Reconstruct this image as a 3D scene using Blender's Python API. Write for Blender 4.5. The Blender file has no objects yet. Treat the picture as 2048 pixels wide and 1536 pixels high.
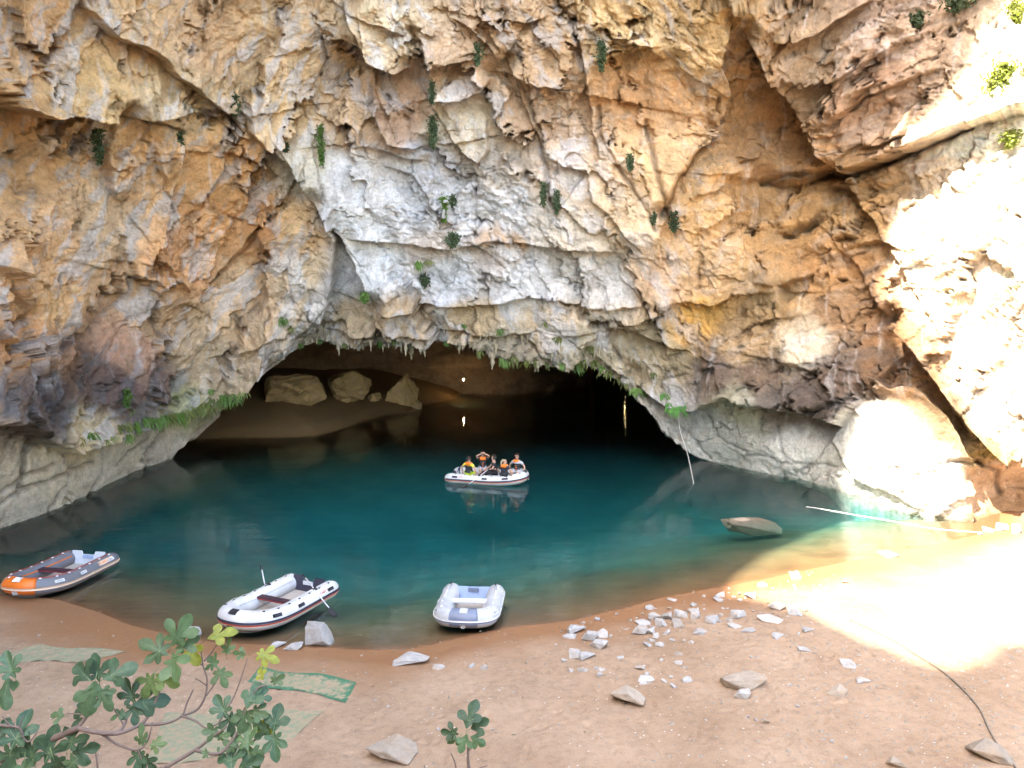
import bpy, bmesh, math, random
import numpy as np
from mathutils import Vector, Matrix

# ------------------------------------------------------------------ camera, world, sun, exposure
SC = bpy.context.scene
COL = SC.collection
W0, H0, F0 = 2048.0, 1536.0, 1490.0          # photograph frame and focal length in its pixels
CAMH = 8.7                                    # eye height over the lake
PITCH = math.atan(195.0 / F0)
cam_data = bpy.data.cameras.new('camera')
cam = bpy.data.objects.new('camera', cam_data)
COL.objects.link(cam)
cam.location = (0, 0, CAMH)
cam.rotation_euler = (math.pi / 2 - PITCH, 0, 0)
cam_data.sensor_width = 36.0
cam_data.lens = 36.0 * F0 / W0
cam_data.clip_start = 0.05
cam_data.clip_end = 2000
SC.camera = cam

SUN = Vector((-0.50, -0.42, 0.757)).normalized()      # direction towards the sun
world = bpy.data.worlds.new('World')
SC.world = world
world.use_nodes = True
wn = world.node_tree
bg = wn.nodes['Background']
sky = wn.nodes.new('ShaderNodeTexSky')
sky.sky_type = 'NISHITA'
sky.sun_disc = False
sky.sun_elevation = math.asin(SUN.z)
sky.sun_rotation = math.atan2(SUN.x, SUN.y)
sky.air_density = 1.0
sky.dust_density = 2.0
wn.links.new(sky.outputs[0], bg.inputs[0])
bg.inputs[1].default_value = 0.15
sun_data = bpy.data.lights.new('sun', 'SUN')
sun_data.energy = 2.4
sun_data.angle = math.radians(0.45)
sun_data.color = (1.0, 0.985, 0.96)
sun = bpy.data.objects.new('sun', sun_data)
COL.objects.link(sun)
sun.rotation_euler = SUN.to_track_quat('Z', 'Y').to_euler()
SC.view_settings.view_transform = 'Standard'
SC.view_settings.look = 'None'
SC.view_settings.gamma = 1.0
SC.view_settings.use_curve_mapping = False
SC.view_settings.exposure = 3.38
SC.view_settings.use_white_balance = True            # camera balanced for the blue shade
SC.view_settings.white_balance_temperature = 7300
SC.view_settings.white_balance_tint = 8
SC.cycles.max_bounces = 6
SC.cycles.diffuse_bounces = 3
SC.cycles.glossy_bounces = 3
SC.cycles.transparent_max_bounces = 12
SC.cycles.volume_bounces = 1
SC.cycles.sample_clamp_indirect = 6.0
SC.cycles.use_denoising = True
SC.cycles.use_adaptive_sampling = True
SC.cycles.adaptive_threshold = 0.02
SC.cycles.caustics_reflective = True

# ------------------------------------------------------------------ helpers
CP, SP = math.cos(PITCH), math.sin(PITCH)

def ray(px, py):
    a = (np.asarray(px, float) - W0 / 2) / F0
    b = (np.asarray(py, float) - H0 / 2) / F0
    return a, CP - b * SP, -SP - b * CP

def at(px, py, Y):
    """point seen at photo pixel (px, py) whose distance ahead of the eye is Y"""
    a, y, z = ray(px, py)
    t = Y / y
    return np.stack([a * t, y * t, CAMH + z * t], -1)

def onz(px, py, z0=0.0):
    a, y, z = ray(px, py)
    t = (z0 - CAMH) / z
    return np.stack([a * t, y * t, CAMH + z * t], -1)

def V(p):
    return Vector((float(p[0]), float(p[1]), float(p[2])))

U32 = np.uint32
def hsh(ix, iy, seed):
    n = ix.astype(np.int64).astype(U32) * U32(374761393) + iy.astype(np.int64).astype(U32) * U32(668265263) + U32((seed * 1442695041) & 0xffffffff)
    n = (n ^ (n >> U32(13))) * U32(1274126177)
    n = (n ^ (n >> U32(16))) * U32(2246822519)
    n = n ^ (n >> U32(15))
    return n.astype(np.float64) / 4294967296.0

def perlin(x, y, seed=0):
    ix = np.floor(x); iy = np.floor(y)
    fx = x - ix; fy = y - iy
    u = fx * fx * fx * (fx * (fx * 6 - 15) + 10)
    v = fy * fy * fy * (fy * (fy * 6 - 15) + 10)
    def g(ox, oy):
        a = hsh(ix + ox, iy + oy, seed) * 6.2831853
        return np.cos(a) * (fx - ox) + np.sin(a) * (fy - oy)
    n0 = g(0, 0) * (1 - u) + g(1, 0) * u
    n1 = g(0, 1) * (1 - u) + g(1, 1) * u
    return (n0 * (1 - v) + n1 * v) * 1.5

def fbm(x, y, octv=4, seed=0, gain=0.5, ridged=False):
    s = np.zeros_like(x); a = 1.0; t = 0.0
    for k in range(octv):
        n = perlin(x, y, seed + 17 * k)
        if ridged:
            n = 1 - 2 * np.abs(n)
        s += a * n; t += a
        x = x * 2.03 + 3.1; y = y * 2.03 - 1.7; a *= gain
    return s / t

def facets(x, y, seed=0, tilt=0.9, jump=1.0):
    """broken rock: every jittered cell is a tilted plane; returns height, edge distance, cell random"""
    ix = np.floor(x); iy = np.floor(y)
    f1 = np.full(x.shape, 9.0); f2 = np.full(x.shape, 9.0)
    h = np.zeros(x.shape); r = np.zeros(x.shape)
    for ox in (-1, 0, 1):
        for oy in (-1, 0, 1):
            cx = ix + ox; cy = iy + oy
            dx = x - cx - hsh(cx, cy, seed); dy = y - cy - hsh(cx, cy, seed + 1)
            d = np.sqrt(dx * dx + dy * dy)
            rr = hsh(cx, cy, seed + 2)
            hh = (rr - 0.5) * jump + tilt * ((hsh(cx, cy, seed + 3) - 0.5) * dx + (hsh(cx, cy, seed + 4) - 0.5) * dy) * 2
            m = d < f1
            f2 = np.where(m, f1, np.minimum(f2, d))
            f1 = np.where(m, d, f1)
            h = np.where(m, hh, h); r = np.where(m, rr, r)
    return h, f2 - f1, r

def polydist(px, py, pts):
    """distance to a polyline and the side of it (+ = below a line running right, image coordinates)"""
    best = np.full(px.shape, 1e9); side = np.zeros(px.shape)
    for (x0, y0), (x1, y1) in zip(pts[:-1], pts[1:]):
        dx, dy = x1 - x0, y1 - y0
        L = dx * dx + dy * dy + 1e-9
        t = np.clip(((px - x0) * dx + (py - y0) * dy) / L, 0, 1)
        d = np.hypot(px - x0 - t * dx, py - y0 - t * dy)
        m = d < best
        best = np.where(m, d, best)
        side = np.where(m, np.sign(dx * (py - y0) - dy * (px - x0)), side)
    return best, side

def sstep(a, b, x):
    t = np.clip((x - a) / (b - a), 0, 1)
    return t * t * (3 - 2 * t)

def lin(c):
    c = np.asarray(c, float) / 255.0
    return np.where(c <= 0.04045, c / 12.92, ((c + 0.055) / 1.055) ** 2.4)

def grid_mesh(name, P, mat, colour=None, smooth=True):
    """mesh object from an (rows, columns, 3) array of points"""
    R, C = P.shape[:2]
    me = bpy.data.meshes.new(name)
    me.vertices.add(R * C)
    me.vertices.foreach_set('co', P.reshape(-1).astype(np.float32))
    i = np.arange(R * C).reshape(R, C)
    q = np.stack([i[:-1, :-1], i[1:, :-1], i[1:, 1:], i[:-1, 1:]], -1).reshape(-1, 4)
    n = len(q)
    me.loops.add(n * 4)
    me.loops.foreach_set('vertex_index', q.reshape(-1).astype(np.int32))
    me.polygons.add(n)
    me.polygons.foreach_set('loop_start', (np.arange(n) * 4).astype(np.int32))
    me.update(calc_edges=True)
    me.validate()
    if smooth:
        me.polygons.foreach_set('use_smooth', np.ones(n, bool))
    if colour is not None:
        a = me.color_attributes.new('tint', 'FLOAT_COLOR', 'POINT')
        c = np.ones((R * C, 4), np.float32)
        c[:, :3] = colour.reshape(-1, 3)
        a.data.foreach_set('color', c.reshape(-1))
    me.materials.append(mat)
    o = bpy.data.objects.new(name, me)
    COL.objects.link(o)
    return o

def mesh_obj(name, verts, faces, mats, parent=None, smooth=True, idx=None, link=True):
    me = bpy.data.meshes.new(name)
    me.from_pydata([tuple(map(float, v)) for v in verts], [], [tuple(f) for f in faces])
    for m in (mats if isinstance(mats, (list, tuple)) else [mats]):
        me.materials.append(m)
    if smooth:
        me.polygons.foreach_set('use_smooth', [True] * len(me.polygons))
    if idx is not None:
        me.polygons.foreach_set('material_index', idx)
    me.update()
    o = bpy.data.objects.new(name, me)
    if link:
        COL.objects.link(o)
    if parent is not None:
        o.parent = parent
    return o

def tag(o, label=None, cat=None, group=None, kind=None):
    if label: o['label'] = label
    if cat: o['category'] = cat
    if group: o['group'] = group
    if kind: o['kind'] = kind
    return o

def empty(name, loc=(0, 0, 0), rot=(0, 0, 0)):
    o = bpy.data.objects.new(name, None)
    o.location = loc; o.rotation_euler = rot
    o.empty_display_size = 0.2
    COL.objects.link(o)
    return o

# ------------------------------------------------------------------ materials
class NT:
    """tiny node-tree writer"""
    def __init__(self, name):
        self.m = bpy.data.materials.new(name)
        self.m.use_nodes = True
        self.t = self.m.node_tree
        self.b = self.t.nodes['Principled BSDF']
        self.out = self.t.nodes['Material Output']
    def n(self, typ, **kw):
        nd = self.t.nodes.new(typ)
        for k, v in kw.items():
            setattr(nd, k, v)
        return nd
    def l(self, a, b):
        self.t.links.new(a, b)
    def noise(self, vec, scale, detail=6, rough=0.55, dist=0.0):
        nd = self.n('ShaderNodeTexNoise')
        nd.inputs['Scale'].default_value = scale
        nd.inputs['Detail'].default_value = detail
        nd.inputs['Roughness'].default_value = rough
        nd.inputs['Distortion'].default_value = dist
        if vec is not None: self.l(vec, nd.inputs['Vector'])
        return nd.outputs['Fac']
    def pos(self, scale=(1, 1, 1), rot=(0, 0, 0), obj=False):
        if obj:
            s = self.n('ShaderNodeTexCoord').outputs['Object']
        else:
            s = self.n('ShaderNodeNewGeometry').outputs['Position']
        mp = self.n('ShaderNodeMapping')
        mp.inputs['Scale'].default_value = scale
        mp.inputs['Rotation'].default_value = rot
        self.l(s, mp.inputs['Vector'])
        return mp.outputs[0]
    def ramp(self, fac, stops):
        r = self.n('ShaderNodeValToRGB')
        e = r.color_ramp.elements
        while len(e) < len(stops): e.new(0.5)
        for k, (p, c) in enumerate(stops):
            e[k].position = p
            e[k].color = (c, c, c, 1) if isinstance(c, (int, float)) else (*c, 1)
        self.l(fac, r.inputs[0])
        return r.outputs[0]
    def mix(self, fac, a, b, blend='MIX'):
        x = self.n('ShaderNodeMix', data_type='RGBA', blend_type=blend)
        for k, (s, v) in enumerate(((x.inputs[0], fac), (x.inputs[6], a), (x.inputs[7], b))):
            if hasattr(v, 'node'): self.l(v, s)
            elif isinstance(v, (int, float)): s.default_value = v if k == 0 else (v, v, v, 1)
            else: s.default_value = (*v, 1)
        return x.outputs[2]
    def math(self, op, a, b=0.0):
        x = self.n('ShaderNodeMath', operation=op)
        for s, v in ((x.inputs[0], a), (x.inputs[1], b)):
            if hasattr(v, 'node'): self.l(v, s)
            else: s.default_value = v
        return x.outputs[0]
    def bump(self, h, strength, dist, prev=None):
        b = self.n('ShaderNodeBump')
        b.inputs['Strength'].default_value = strength
        b.inputs['Distance'].default_value = dist
        self.l(h, b.inputs['Height'])
        if prev is not None: self.l(prev, b.inputs['Normal'])
        return b.outputs[0]
    def set(self, colour=None, rough=None, normal=None, spec=None):
        for k, v in (('Base Color', colour), ('Roughness', rough), ('Normal', normal), ('Specular IOR Level', spec)):
            if v is None: continue
            s = self.b.inputs[k]
            if hasattr(v, 'node'): self.l(v, s)
            elif isinstance(v, (int, float)): s.default_value = v
            else: s.default_value = (*v, 1)
        return self.m

def plain(name, c, rough=0.6, noise=0.12, scale=8.0, bump=0.0, spec=0.5, obj=True):
    """single-colour material with a little procedural variation"""
    t = NT(name)
    p = t.pos(obj=obj)
    f = t.noise(p, scale, 5)
    d = tuple(v * (1 - noise) for v in c); e = tuple(min(1, v * (1 + noise)) for v in c)
    col = t.mix(f, d, e)
    nb = t.bump(t.noise(p, scale * 6, 3), bump, 0.01) if bump else None
    return t.set(col, rough, nb, spec)

def rock_material(name, tint=True, base=(0.4, 0.3, 0.2), fine=1.0):
    t = NT(name)
    p = t.pos()
    if tint:
        a = t.n('ShaderNodeVertexColor', layer_name='tint').outputs[0]
    else:
        a = t.mix(t.noise(p, 1.3, 6), tuple(v * 0.7 for v in base), tuple(v * 1.25 for v in base))
    n1 = t.noise(p, 2.2, 5, 0.62, 0.4)
    n2 = t.noise(p, 9.0, 5, 0.65)
    g = t.ramp(n1, [(0.25, 0.66), (0.5, 0.98), (0.75, 1.22)])
    c = t.mix(1.0, a, g, 'MULTIPLY')
    g2 = t.ramp(n2, [(0.25, 0.74), (0.55, 1.0), (0.8, 1.2)])
    c = t.mix(1.0, c, g2, 'MULTIPLY')
    b = t.bump(n2, 0.8 * fine, 0.12)
    b = t.bump(t.noise(p, 34.0, 3, 0.6), 0.7 * fine, 0.03, b)
    return t.set(c, 0.85, b, 0.25)
# ------------------------------------------------------------------ the cliff with the cave mouth
# the lower outline of the rock: waterline left, cave mouth, waterline right (photo pixels)
OUT = [(-700, 1330), (-320, 1222), (0, 1062), (120, 1020), (230, 980), (300, 945), (338, 922), (352, 895), (372, 862), (392, 842), (420, 818), (450, 795),
       (480, 768), (505, 740), (530, 715), (555, 698), (600, 690), (640, 683), (700, 690), (760, 688), (820, 690), (880, 684),
       (940, 688), (960, 700), (1000, 712), (1040, 718), (1080, 722), (1130, 732), (1170, 728), (1200, 738), (1240, 762), (1270, 790),
       (1300, 820), (1330, 858), (1360, 888), (1400, 915), (1450, 932), (1500, 945), (1600, 966), (1700, 985), (1760, 1004),
       (1850, 1030), (1925, 1052), (1962, 1068), (1985, 1082), (2048, 1088), (2350, 1130), (2800, 1190)]
# distance ahead of the eye on the undisplaced rock
DEP = [(-700, 1330, 17), (-320, 1222, 20), (0, 1062, 26.2), (200, 990, 31.2), (338, 922, 37.5), (392, 842, 38.2), (480, 768, 38.6), (600, 690, 39), (800, 690, 39), (1000, 712, 38.3),
       (1200, 740, 38), (1330, 858, 37.6), (1400, 915, 37.2), (1500, 945, 35.2), (1700, 985, 31.2), (1850, 1030, 28.6), (1962, 1068, 26.9), (2048, 1088, 27.3), (2350, 1130, 24.3), (2800, 1190, 20.8),
       (-700, 900, 16.5), (-320, 900, 19.6), (0, 900, 25.4), (200, 880, 31), (330, 850, 36), (-320, 600, 19.5), (0, 600, 26.5), (0, 200, 26.5), (-320, 200, 20.5), (150, 420, 29.8), (300, 640, 34), (200, 760, 30.8),
       (200, 100, 29), (400, 700, 36.4), (400, 400, 33.9), (400, 150, 31.8), (600, 580, 37.8), (600, 400, 36.2), (600, 200, 34.2), (600, 0, 32.3), (350, 0, 30.5), (0, 0, 26),
       (800, 550, 37.6), (800, 300, 35.6), (800, 0, 32.8), (1000, 620, 37.5), (1000, 400, 36.2), (1000, 200, 34.6), (1000, 0, 32.8), (1200, 600, 37), (1250, 300, 34.6), (1250, 0, 32.3),
       (1400, 700, 36.6), (1400, 500, 35.4), (1400, 200, 34.2), (1400, 0, 32), (1540, 240, 35.2), (1600, 500, 34.2), (1550, 700, 34.6), (1600, 850, 33.4), (1500, 860, 34.8),
       (1700, 330, 33.8), (1700, 100, 31.6), (1700, 0, 30.8), (1750, 600, 31.6), (1720, 780, 31.5), (1850, 400, 30.2), (1850, 150, 29.6), (1850, 700, 29.8), (1900, 0, 29.6), (2048, 0, 28.6), (2048, 300, 27.4), (2048, 600, 26.6),
       (1960, 820, 28.2), (2048, 850, 26.8), (1800, 900, 28.9), (1700, 920, 31.2), (2350, 600, 22.5), (2350, 0, 24.5), (2800, 600, 17), (2800, 0, 17), (2030, 960, 28.0),
       (-700, 300, 15.5), (-700, -420, 14.5), (-320, -420, 18), (0, -420, 22), (400, -420, 26), (800, -420, 28), (1200, -420, 28), (1600, -420, 27), (2048, -420, 27), (2800, -420, 15)]
# ledges and joints: points, step in metres, fade in pixels, protruding side (-1: above a line running right)
LEDGE = [
    ([(-90, 200), (0, 212), (60, 228), (110, 221), (180, 229), (235, 226)], 1.7, 120, -1),
    ([(140, -20), (175, 35), (215, 72), (285, 95), (345, 148), (410, 192), (470, 235), (512, 272), (570, 318), (618, 380)], 0.9, 60, -1),
    ([(405, 205), (430, 232), (470, 262), (505, 280)], 0.45, 22, -1),
    ([(430, 300), (480, 300), (540, 335), (570, 360)], 0.55, 45, -1),
    ([(470, 520), (520, 470), (560, 440), (602, 424)], 0.5, 35, 1),
    ([(612, 300), (570, 380), (500, 470), (430, 545), (350, 640)], 0.45, 40, 1),
    ([(455, 300), (430, 360), (400, 400), (390, 440)], 0.4, 30, 1),
    ([(365, 260), (352, 330), (330, 400), (310, 500), (300, 560)], 0.5, 34, 1),
    ([(230, 235), (205, 290), (215, 370), (240, 410)], 0.45, 36, -1),
    ([(300, 280), (310, 330), (325, 370)], 0.5, 22, -1),
    ([(110, 330), (95, 390), (60, 440), (40, 520)], 0.5, 45, 1),
    ([(250, 520), (320, 520), (370, 580), (330, 620)], 0.3, 40, -1),
    ([(235, 545), (300, 560), (340, 585)], 0.35, 40, -1),
    ([(-60, 520), (0, 560), (30, 610), (38, 640)], 0.8, 60, -1),
    ([(-40, 650), (10, 700), (40, 770), (62, 835)], 0.5, 22, -1),
    ([(60, 665), (90, 700), (80, 760)], 0.4, 30, -1),
    ([(690, -10), (697, 45), (735, 108), (790, 138), (835, 130)], 1.0, 70, -1),
    ([(640, 85), (680, 76), (722, 100), (745, 150)], 0.7, 40, -1),
    ([(740, 150), (756, 235), (778, 278), (830, 291), (868, 286)], 0.7, 60, -1),
    ([(820, 60), (848, 70), (862, 140), (868, 196), (922, 197), (965, 180), (992, 138)], 0.8, 60, -1),
    ([(700, 285), (745, 285), (800, 310), (868, 320)], 0.35, 40, -1),
    ([(885, 235), (925, 300), (958, 323), (980, 298), (975, 215)], 0.5, 40, -1),
    ([(1008, 105), (1030, 147), (1080, 168), (1150, 182)], 0.7, 70, -1),
    ([(965, 135), (1030, 150), (1060, 230), (1085, 290), (1090, 345)], 0.35, 40, -1),
    ([(1150, -20), (1155, 60), (1170, 130), (1178, 210), (1198, 310), (1182, 332)], 0.55, 80, -1),
    ([(900, 20), (960, 60), (990, 100), (1005, 130)], 0.4, 40, -1),
    ([(1000, 30), (1060, 40), (1110, 20)], 0.4, 40, -1),
    ([(1085, 336), (1130, 330), (1176, 334), (1186, 395), (1240, 450), (1290, 500)], 0.3, 30, -1),
    ([(1470, 20), (1428, 110), (1448, 180), (1420, 232), (1420, 272), (1382, 300), (1350, 352), (1330, 430)], 1.0, 80, 1),
    ([(1190, 150), (1220, 110), (1290, 90), (1338, 120)], 0.6, 40, -1),
    ([(1200, 75), (1260, 82), (1330, 85)], 0.35, 24, -1),
    ([(1480, 40), (1530, 130), (1600, 205), (1640, 270), (1690, 345)], 1.3, 110, -1),
    ([(1530, 362), (1600, 369), (1640, 351), (1665, 335), (1715, 352), (1760, 330), (1830, 305), (1900, 270), (1960, 250), (2100, 205)], 1.0, 55, -1),
    ([(1530, 55), (1560, 62), (1640, 50), (1720, 12), (1760, -10)], 0.6, 40, -1),
    ([(1600, 130), (1650, 160), (1720, 128), (1800, 95)], 0.25, 26, -1),
    ([(1690, 215), (1760, 180), (1850, 150), (1900, 140)], 0.3, 26, -1),
    ([(1740, 290), (1800, 280), (1840, 260), (1850, 200)], 0.35, 30, -1),
    ([(1440, 370), (1470, 440), (1490, 505), (1558, 580), (1600, 640)], 0.8, 70, 1),
    ([(1545, 462), (1590, 470), (1640, 440), (1655, 410)], 0.4, 30, -1),
    ([(1500, 560), (1560, 575), (1620, 552), (1650, 530)], 0.45, 34, -1),
    ([(1680, 500), (1760, 480), (1830, 510)], 0.3, 34, -1),
    ([(655, 400), (674, 470), (670, 560), (655, 622), (606, 682)], 1.0, 85, 1),
    ([(628, 395), (688, 478), (735, 560), (748, 602)], 0.8, 60, -1),
    ([(760, 320), (830, 350), (880, 430), (930, 470)], 0.25, 50, -1),
    ([(690, 468), (800, 482), (900, 494), (1000, 480), (1100, 492), (1250, 505)], 0.45, 30, -1),
    ([(740, 600), (790, 615), (850, 605), (905, 612), (1000, 606), (1060, 590), (1180, 610), (1300, 612)], 0.5, 36, -1),
    ([(1200, 655), (1290, 640), (1352, 600), (1432, 606), (1470, 585), (1560, 585)], 0.4, 40, -1),
    ([(1190, 662), (1260, 660), (1340, 690), (1390, 705)], 0.45, 40, -1),
    ([(640, 655), (720, 664), (820, 658), (900, 664), (990, 670), (1080, 660)], 0.35, 20, -1),
    ([(1265, 762), (1335, 812), (1400, 818), (1470, 792), (1500, 806), (1640, 835), (1700, 852), (1745, 800)], 0.75, 70, -1),
    ([(1390, 740), (1440, 730), (1460, 790)], 0.4, 30, -1),
    ([(1560, 720), (1640, 740), (1700, 800)], 0.3, 40, -1),
    ([(1745, 795), (1768, 768), (1800, 790), (1840, 780), (1895, 838), (1925, 905), (1952, 930), (1950, 955)], 0.75, 60, 1),
    ([(1838, 888), (1880, 940), (1930, 1010), (1965, 1052)], 0.4, 60, 1),
    ([(1660, 870), (1690, 905), (1720, 950), (1800, 985), (1870, 1022)], 0.12, 45, -1),
    ([(1800, 640), (1850, 700), (1890, 790), (1935, 860), (1990, 890), (2100, 905)], 1.3, 80, -1),
    ([(-160, 850), (0, 845), (60, 880), (120, 903), (210, 877), (300, 842), (390, 806), (470, 770), (540, 706)], 0.9, 70, -1),
    ([(400, 720), (470, 690), (540, 655), (600, 640)], 0.35, 40, -1),
]
CRACK = [([(-40, 1030), (40, 985), (110, 955), (190, 925)], 0.22, 3.5), ([(95, 1015), (140, 965), (150, 930)], 0.18, 3), ([(180, 995), (208, 950), (214, 900)], 0.2, 3.5), ([(240, 930), (262, 905), (300, 880)], 0.16, 3), ([(1420, 830), (1440, 870), (1500, 900)], 0.06, 3), ([(1560, 850), (1575, 900), (1620, 940)], 0.06, 3), ([(1500, 905), (1600, 925), (1680, 930)], 0.05, 3), ([(1350, 840), (1395, 880), (1420, 915)], 0.05, 3), ([(230, 227), (262, 232), (310, 243), (365, 259)], 0.35, 3.5), ([(50, 840), (55, 900), (40, 985)], 0.35, 6), ([(60, 900), (80, 870), (95, 850)], 0.3, 5),
         ([(0, 985), (60, 950), (110, 930)], 0.2, 4), ([(290, 925), (310, 890), (330, 865)], 0.25, 4), ([(280, 985), (292, 940), (300, 920)], 0.2, 4),
         ([(1420, 270), (1380, 305), (1348, 352), (1325, 430)], 0.6, 7), ([(1290, 240), (1300, 330), (1330, 420), (1350, 470)], 0.25, 4), ([(1235, 330), (1275, 390), (1310, 450)], 0.22, 4),
         ([(1195, 210), (1205, 280), (1230, 330)], 0.25, 4), ([(1040, 160), (1060, 200), (1090, 300), (1100, 400)], 0.25, 5), ([(640, 415), (690, 485)], 0.4, 5),
         ([(1530, 362), (1640, 352), (1720, 352), (1850, 292), (1940, 255)], 0.7, 7), ([(310, 600), (305, 640), (318, 690)], 0.35, 6), ([(645, 80), (655, 120), (642, 150)], 0.3, 4),
         ([(1570, 470), (1620, 456), (1645, 425)], 0.4, 6), ([(1890, 920), (1960, 925), (2000, 945), (2020, 985)], 0.25, 4)]
BLOB = [(700, 145, 45, 60, -1.3), (60, 310, 90, 70, -0.7), (1560, 260, 110, 80, -0.7), (840, 690, 60, 20, 0.0), (1790, 900, 130, 100, 0.45), (2010, 985, 70, 60, -1.0),
        (1470, 870, 60, 50, 0.45), (1570, 900, 70, 50, 0.4), (880, 628, 60, 22, 0.5), (780, 600, 14, 40, 0.35), (1000, 640, 60, 30, 0.4), (1680, 430, 60, 40, 0.4), (700, 355, 75, 70, 0.35),
        (820, 230, 45, 55, 0.4), (1290, 640, 60, 24, 0.3), (1150, 690, 120, 26, 0.4)]
TINT = [(60, 60, 198, 150, 95), (150, 150, 205, 165, 105), (60, 300, 182, 136, 80), (250, 60, 205, 165, 115), (400, 60, 200, 160, 115), (330, 200, 205, 175, 130), (560, 100, 200, 165, 120), (560, 200, 200, 165, 115), (450, 350, 205, 150, 85), (300, 330, 200, 150, 90),
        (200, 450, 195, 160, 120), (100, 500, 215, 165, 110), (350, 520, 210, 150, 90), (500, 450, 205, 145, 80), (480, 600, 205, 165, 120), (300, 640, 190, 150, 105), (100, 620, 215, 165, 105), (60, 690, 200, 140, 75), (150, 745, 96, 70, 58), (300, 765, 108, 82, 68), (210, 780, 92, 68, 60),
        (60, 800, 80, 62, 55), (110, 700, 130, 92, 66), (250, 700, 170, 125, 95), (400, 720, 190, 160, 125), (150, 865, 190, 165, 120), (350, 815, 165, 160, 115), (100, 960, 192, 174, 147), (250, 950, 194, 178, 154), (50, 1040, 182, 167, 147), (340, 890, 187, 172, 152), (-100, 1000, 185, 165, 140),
        (620, 330, 190, 180, 160), (700, 350, 185, 180, 178), (850, 350, 172, 174, 184), (700, 430, 190, 185, 178), (850, 420, 187, 187, 192), (950, 420, 192, 190, 190), (1050, 420, 195, 188, 180), (1000, 350, 187, 174, 160), (760, 60, 208, 184, 150), (800, 210, 172, 137, 107),
        (930, 120, 197, 164, 130), (920, 250, 207, 192, 168), (1080, 100, 187, 152, 112), (1080, 230, 192, 158, 124), (1100, 345, 207, 188, 170), (640, 130, 190, 155, 110), (700, 250, 195, 160, 120), (600, 450, 205, 165, 115), (620, 560, 200, 172, 135), (690, 570, 152, 142, 134),
        (750, 520, 202, 200, 198), (900, 555, 202, 202, 208), (1050, 555, 202, 198, 195), (870, 475, 190, 150, 105), (1000, 495, 195, 155, 110), (1150, 480, 202, 188, 170), (1200, 560, 207, 194, 178), (800, 632, 180, 150, 110), (950, 640, 185, 158, 118), (1100, 640, 190, 165, 130),
        (700, 635, 175, 150, 115), (800, 680, 160, 148, 130), (1000, 690, 160, 148, 126), (1150, 705, 160, 148, 122), (640, 672, 165, 150, 130), (1250, 60, 205, 170, 115), (1280, 180, 200, 150, 95), (1280, 320, 215, 175, 125), (1250, 430, 210, 182, 145), (1380, 430, 210, 165, 105),
        (1400, 540, 205, 165, 115), (1330, 560, 205, 168, 130), (1395, 632, 196, 146, 55), (1320, 700, 160, 142, 108), (1380, 60, 195, 160, 105), (1480, 150, 165, 124, 72), (1560, 270, 160, 116, 64), (1650, 330, 165, 122, 70), (1750, 160, 182, 142, 108), (1650, 120, 175, 144, 110),  # the recess slab entries also carry part of its shade
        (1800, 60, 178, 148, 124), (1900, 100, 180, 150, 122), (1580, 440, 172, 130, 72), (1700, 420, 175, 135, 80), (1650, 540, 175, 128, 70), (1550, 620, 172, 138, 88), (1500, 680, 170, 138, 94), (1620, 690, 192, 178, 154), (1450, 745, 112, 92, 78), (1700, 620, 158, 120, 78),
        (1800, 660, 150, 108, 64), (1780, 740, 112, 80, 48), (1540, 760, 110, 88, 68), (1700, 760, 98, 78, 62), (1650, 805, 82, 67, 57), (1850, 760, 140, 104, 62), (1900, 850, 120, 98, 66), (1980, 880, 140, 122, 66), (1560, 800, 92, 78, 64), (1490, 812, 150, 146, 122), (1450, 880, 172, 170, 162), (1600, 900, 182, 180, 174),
        (1750, 880, 215, 213, 208), (1850, 950, 202, 198, 190), (1350, 845, 150, 146, 138), (2000, 960, 187, 152, 117), (2020, 1040, 155, 120, 80), (1950, 450, 226, 208, 184), (1900, 560, 222, 200, 172), (2000, 250, 226, 208, 186), (2000, 120, 224, 206, 184), (2000, 700, 222, 198, 170), (2000, 820, 216, 198, 180), (2030, 560, 226, 208, 186), (1800, 985, 190, 188, 180),  # right wall entries paled so the colour helps its sunlight
        (2300, 500, 205, 170, 130), (-300, 400, 200, 155, 105), (-300, 800, 150, 115, 90), (600, -200, 200, 165, 120), (1400, -200, 195, 160, 115)]

def rbf(px, py, pts, vals):
    pts = np.asarray(pts, float) / 400.0
    x = px.ravel() / 400.0; y = py.ravel() / 400.0
    def phi(r2): return np.sqrt(r2 + 0.08)
    d2 = ((pts[:, None] - pts[None]) ** 2).sum(-1)
    n = len(pts)
    A = np.zeros((n + 3, n + 3))
    A[:n, :n] = phi(d2) - np.eye(n) * 0.02
    A[:n, n] = 1; A[:n, n + 1:] = pts; A[n, :n] = 1; A[n + 1:, :n] = pts.T
    w = np.linalg.solve(A, np.concatenate([vals, [0, 0, 0]]))
    o = w[n] + w[n + 1] * x + w[n + 2] * y
    for k in range(n):
        o += w[k] * phi((x - pts[k, 0]) ** 2 + (y - pts[k, 1]) ** 2)
    return o.reshape(px.shape)

def blur(a, n):
    for ax in (0, 1):
        for _ in range(n):
            b = np.roll(a, 1, ax); c = np.roll(a, -1, ax)
            s0 = [slice(None)] * a.ndim; s0[ax] = 0
            s1 = [slice(None)] * a.ndim; s1[ax] = -1
            b[tuple(s0)] = a[tuple(s0)]; c[tuple(s1)] = a[tuple(s1)]
            a = (a + b + c) / 3
    return a

cols = np.concatenate([np.arange(-700, -40, 22.0), np.arange(-40, 2090, 2.35), np.arange(2096, 2800, 22.0)])
ox, oy = np.array(OUT, float).T
yb = np.interp(cols, ox, oy)
mouth = sstep(335, 360, cols) * (1 - sstep(1372, 1400, cols))
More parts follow.
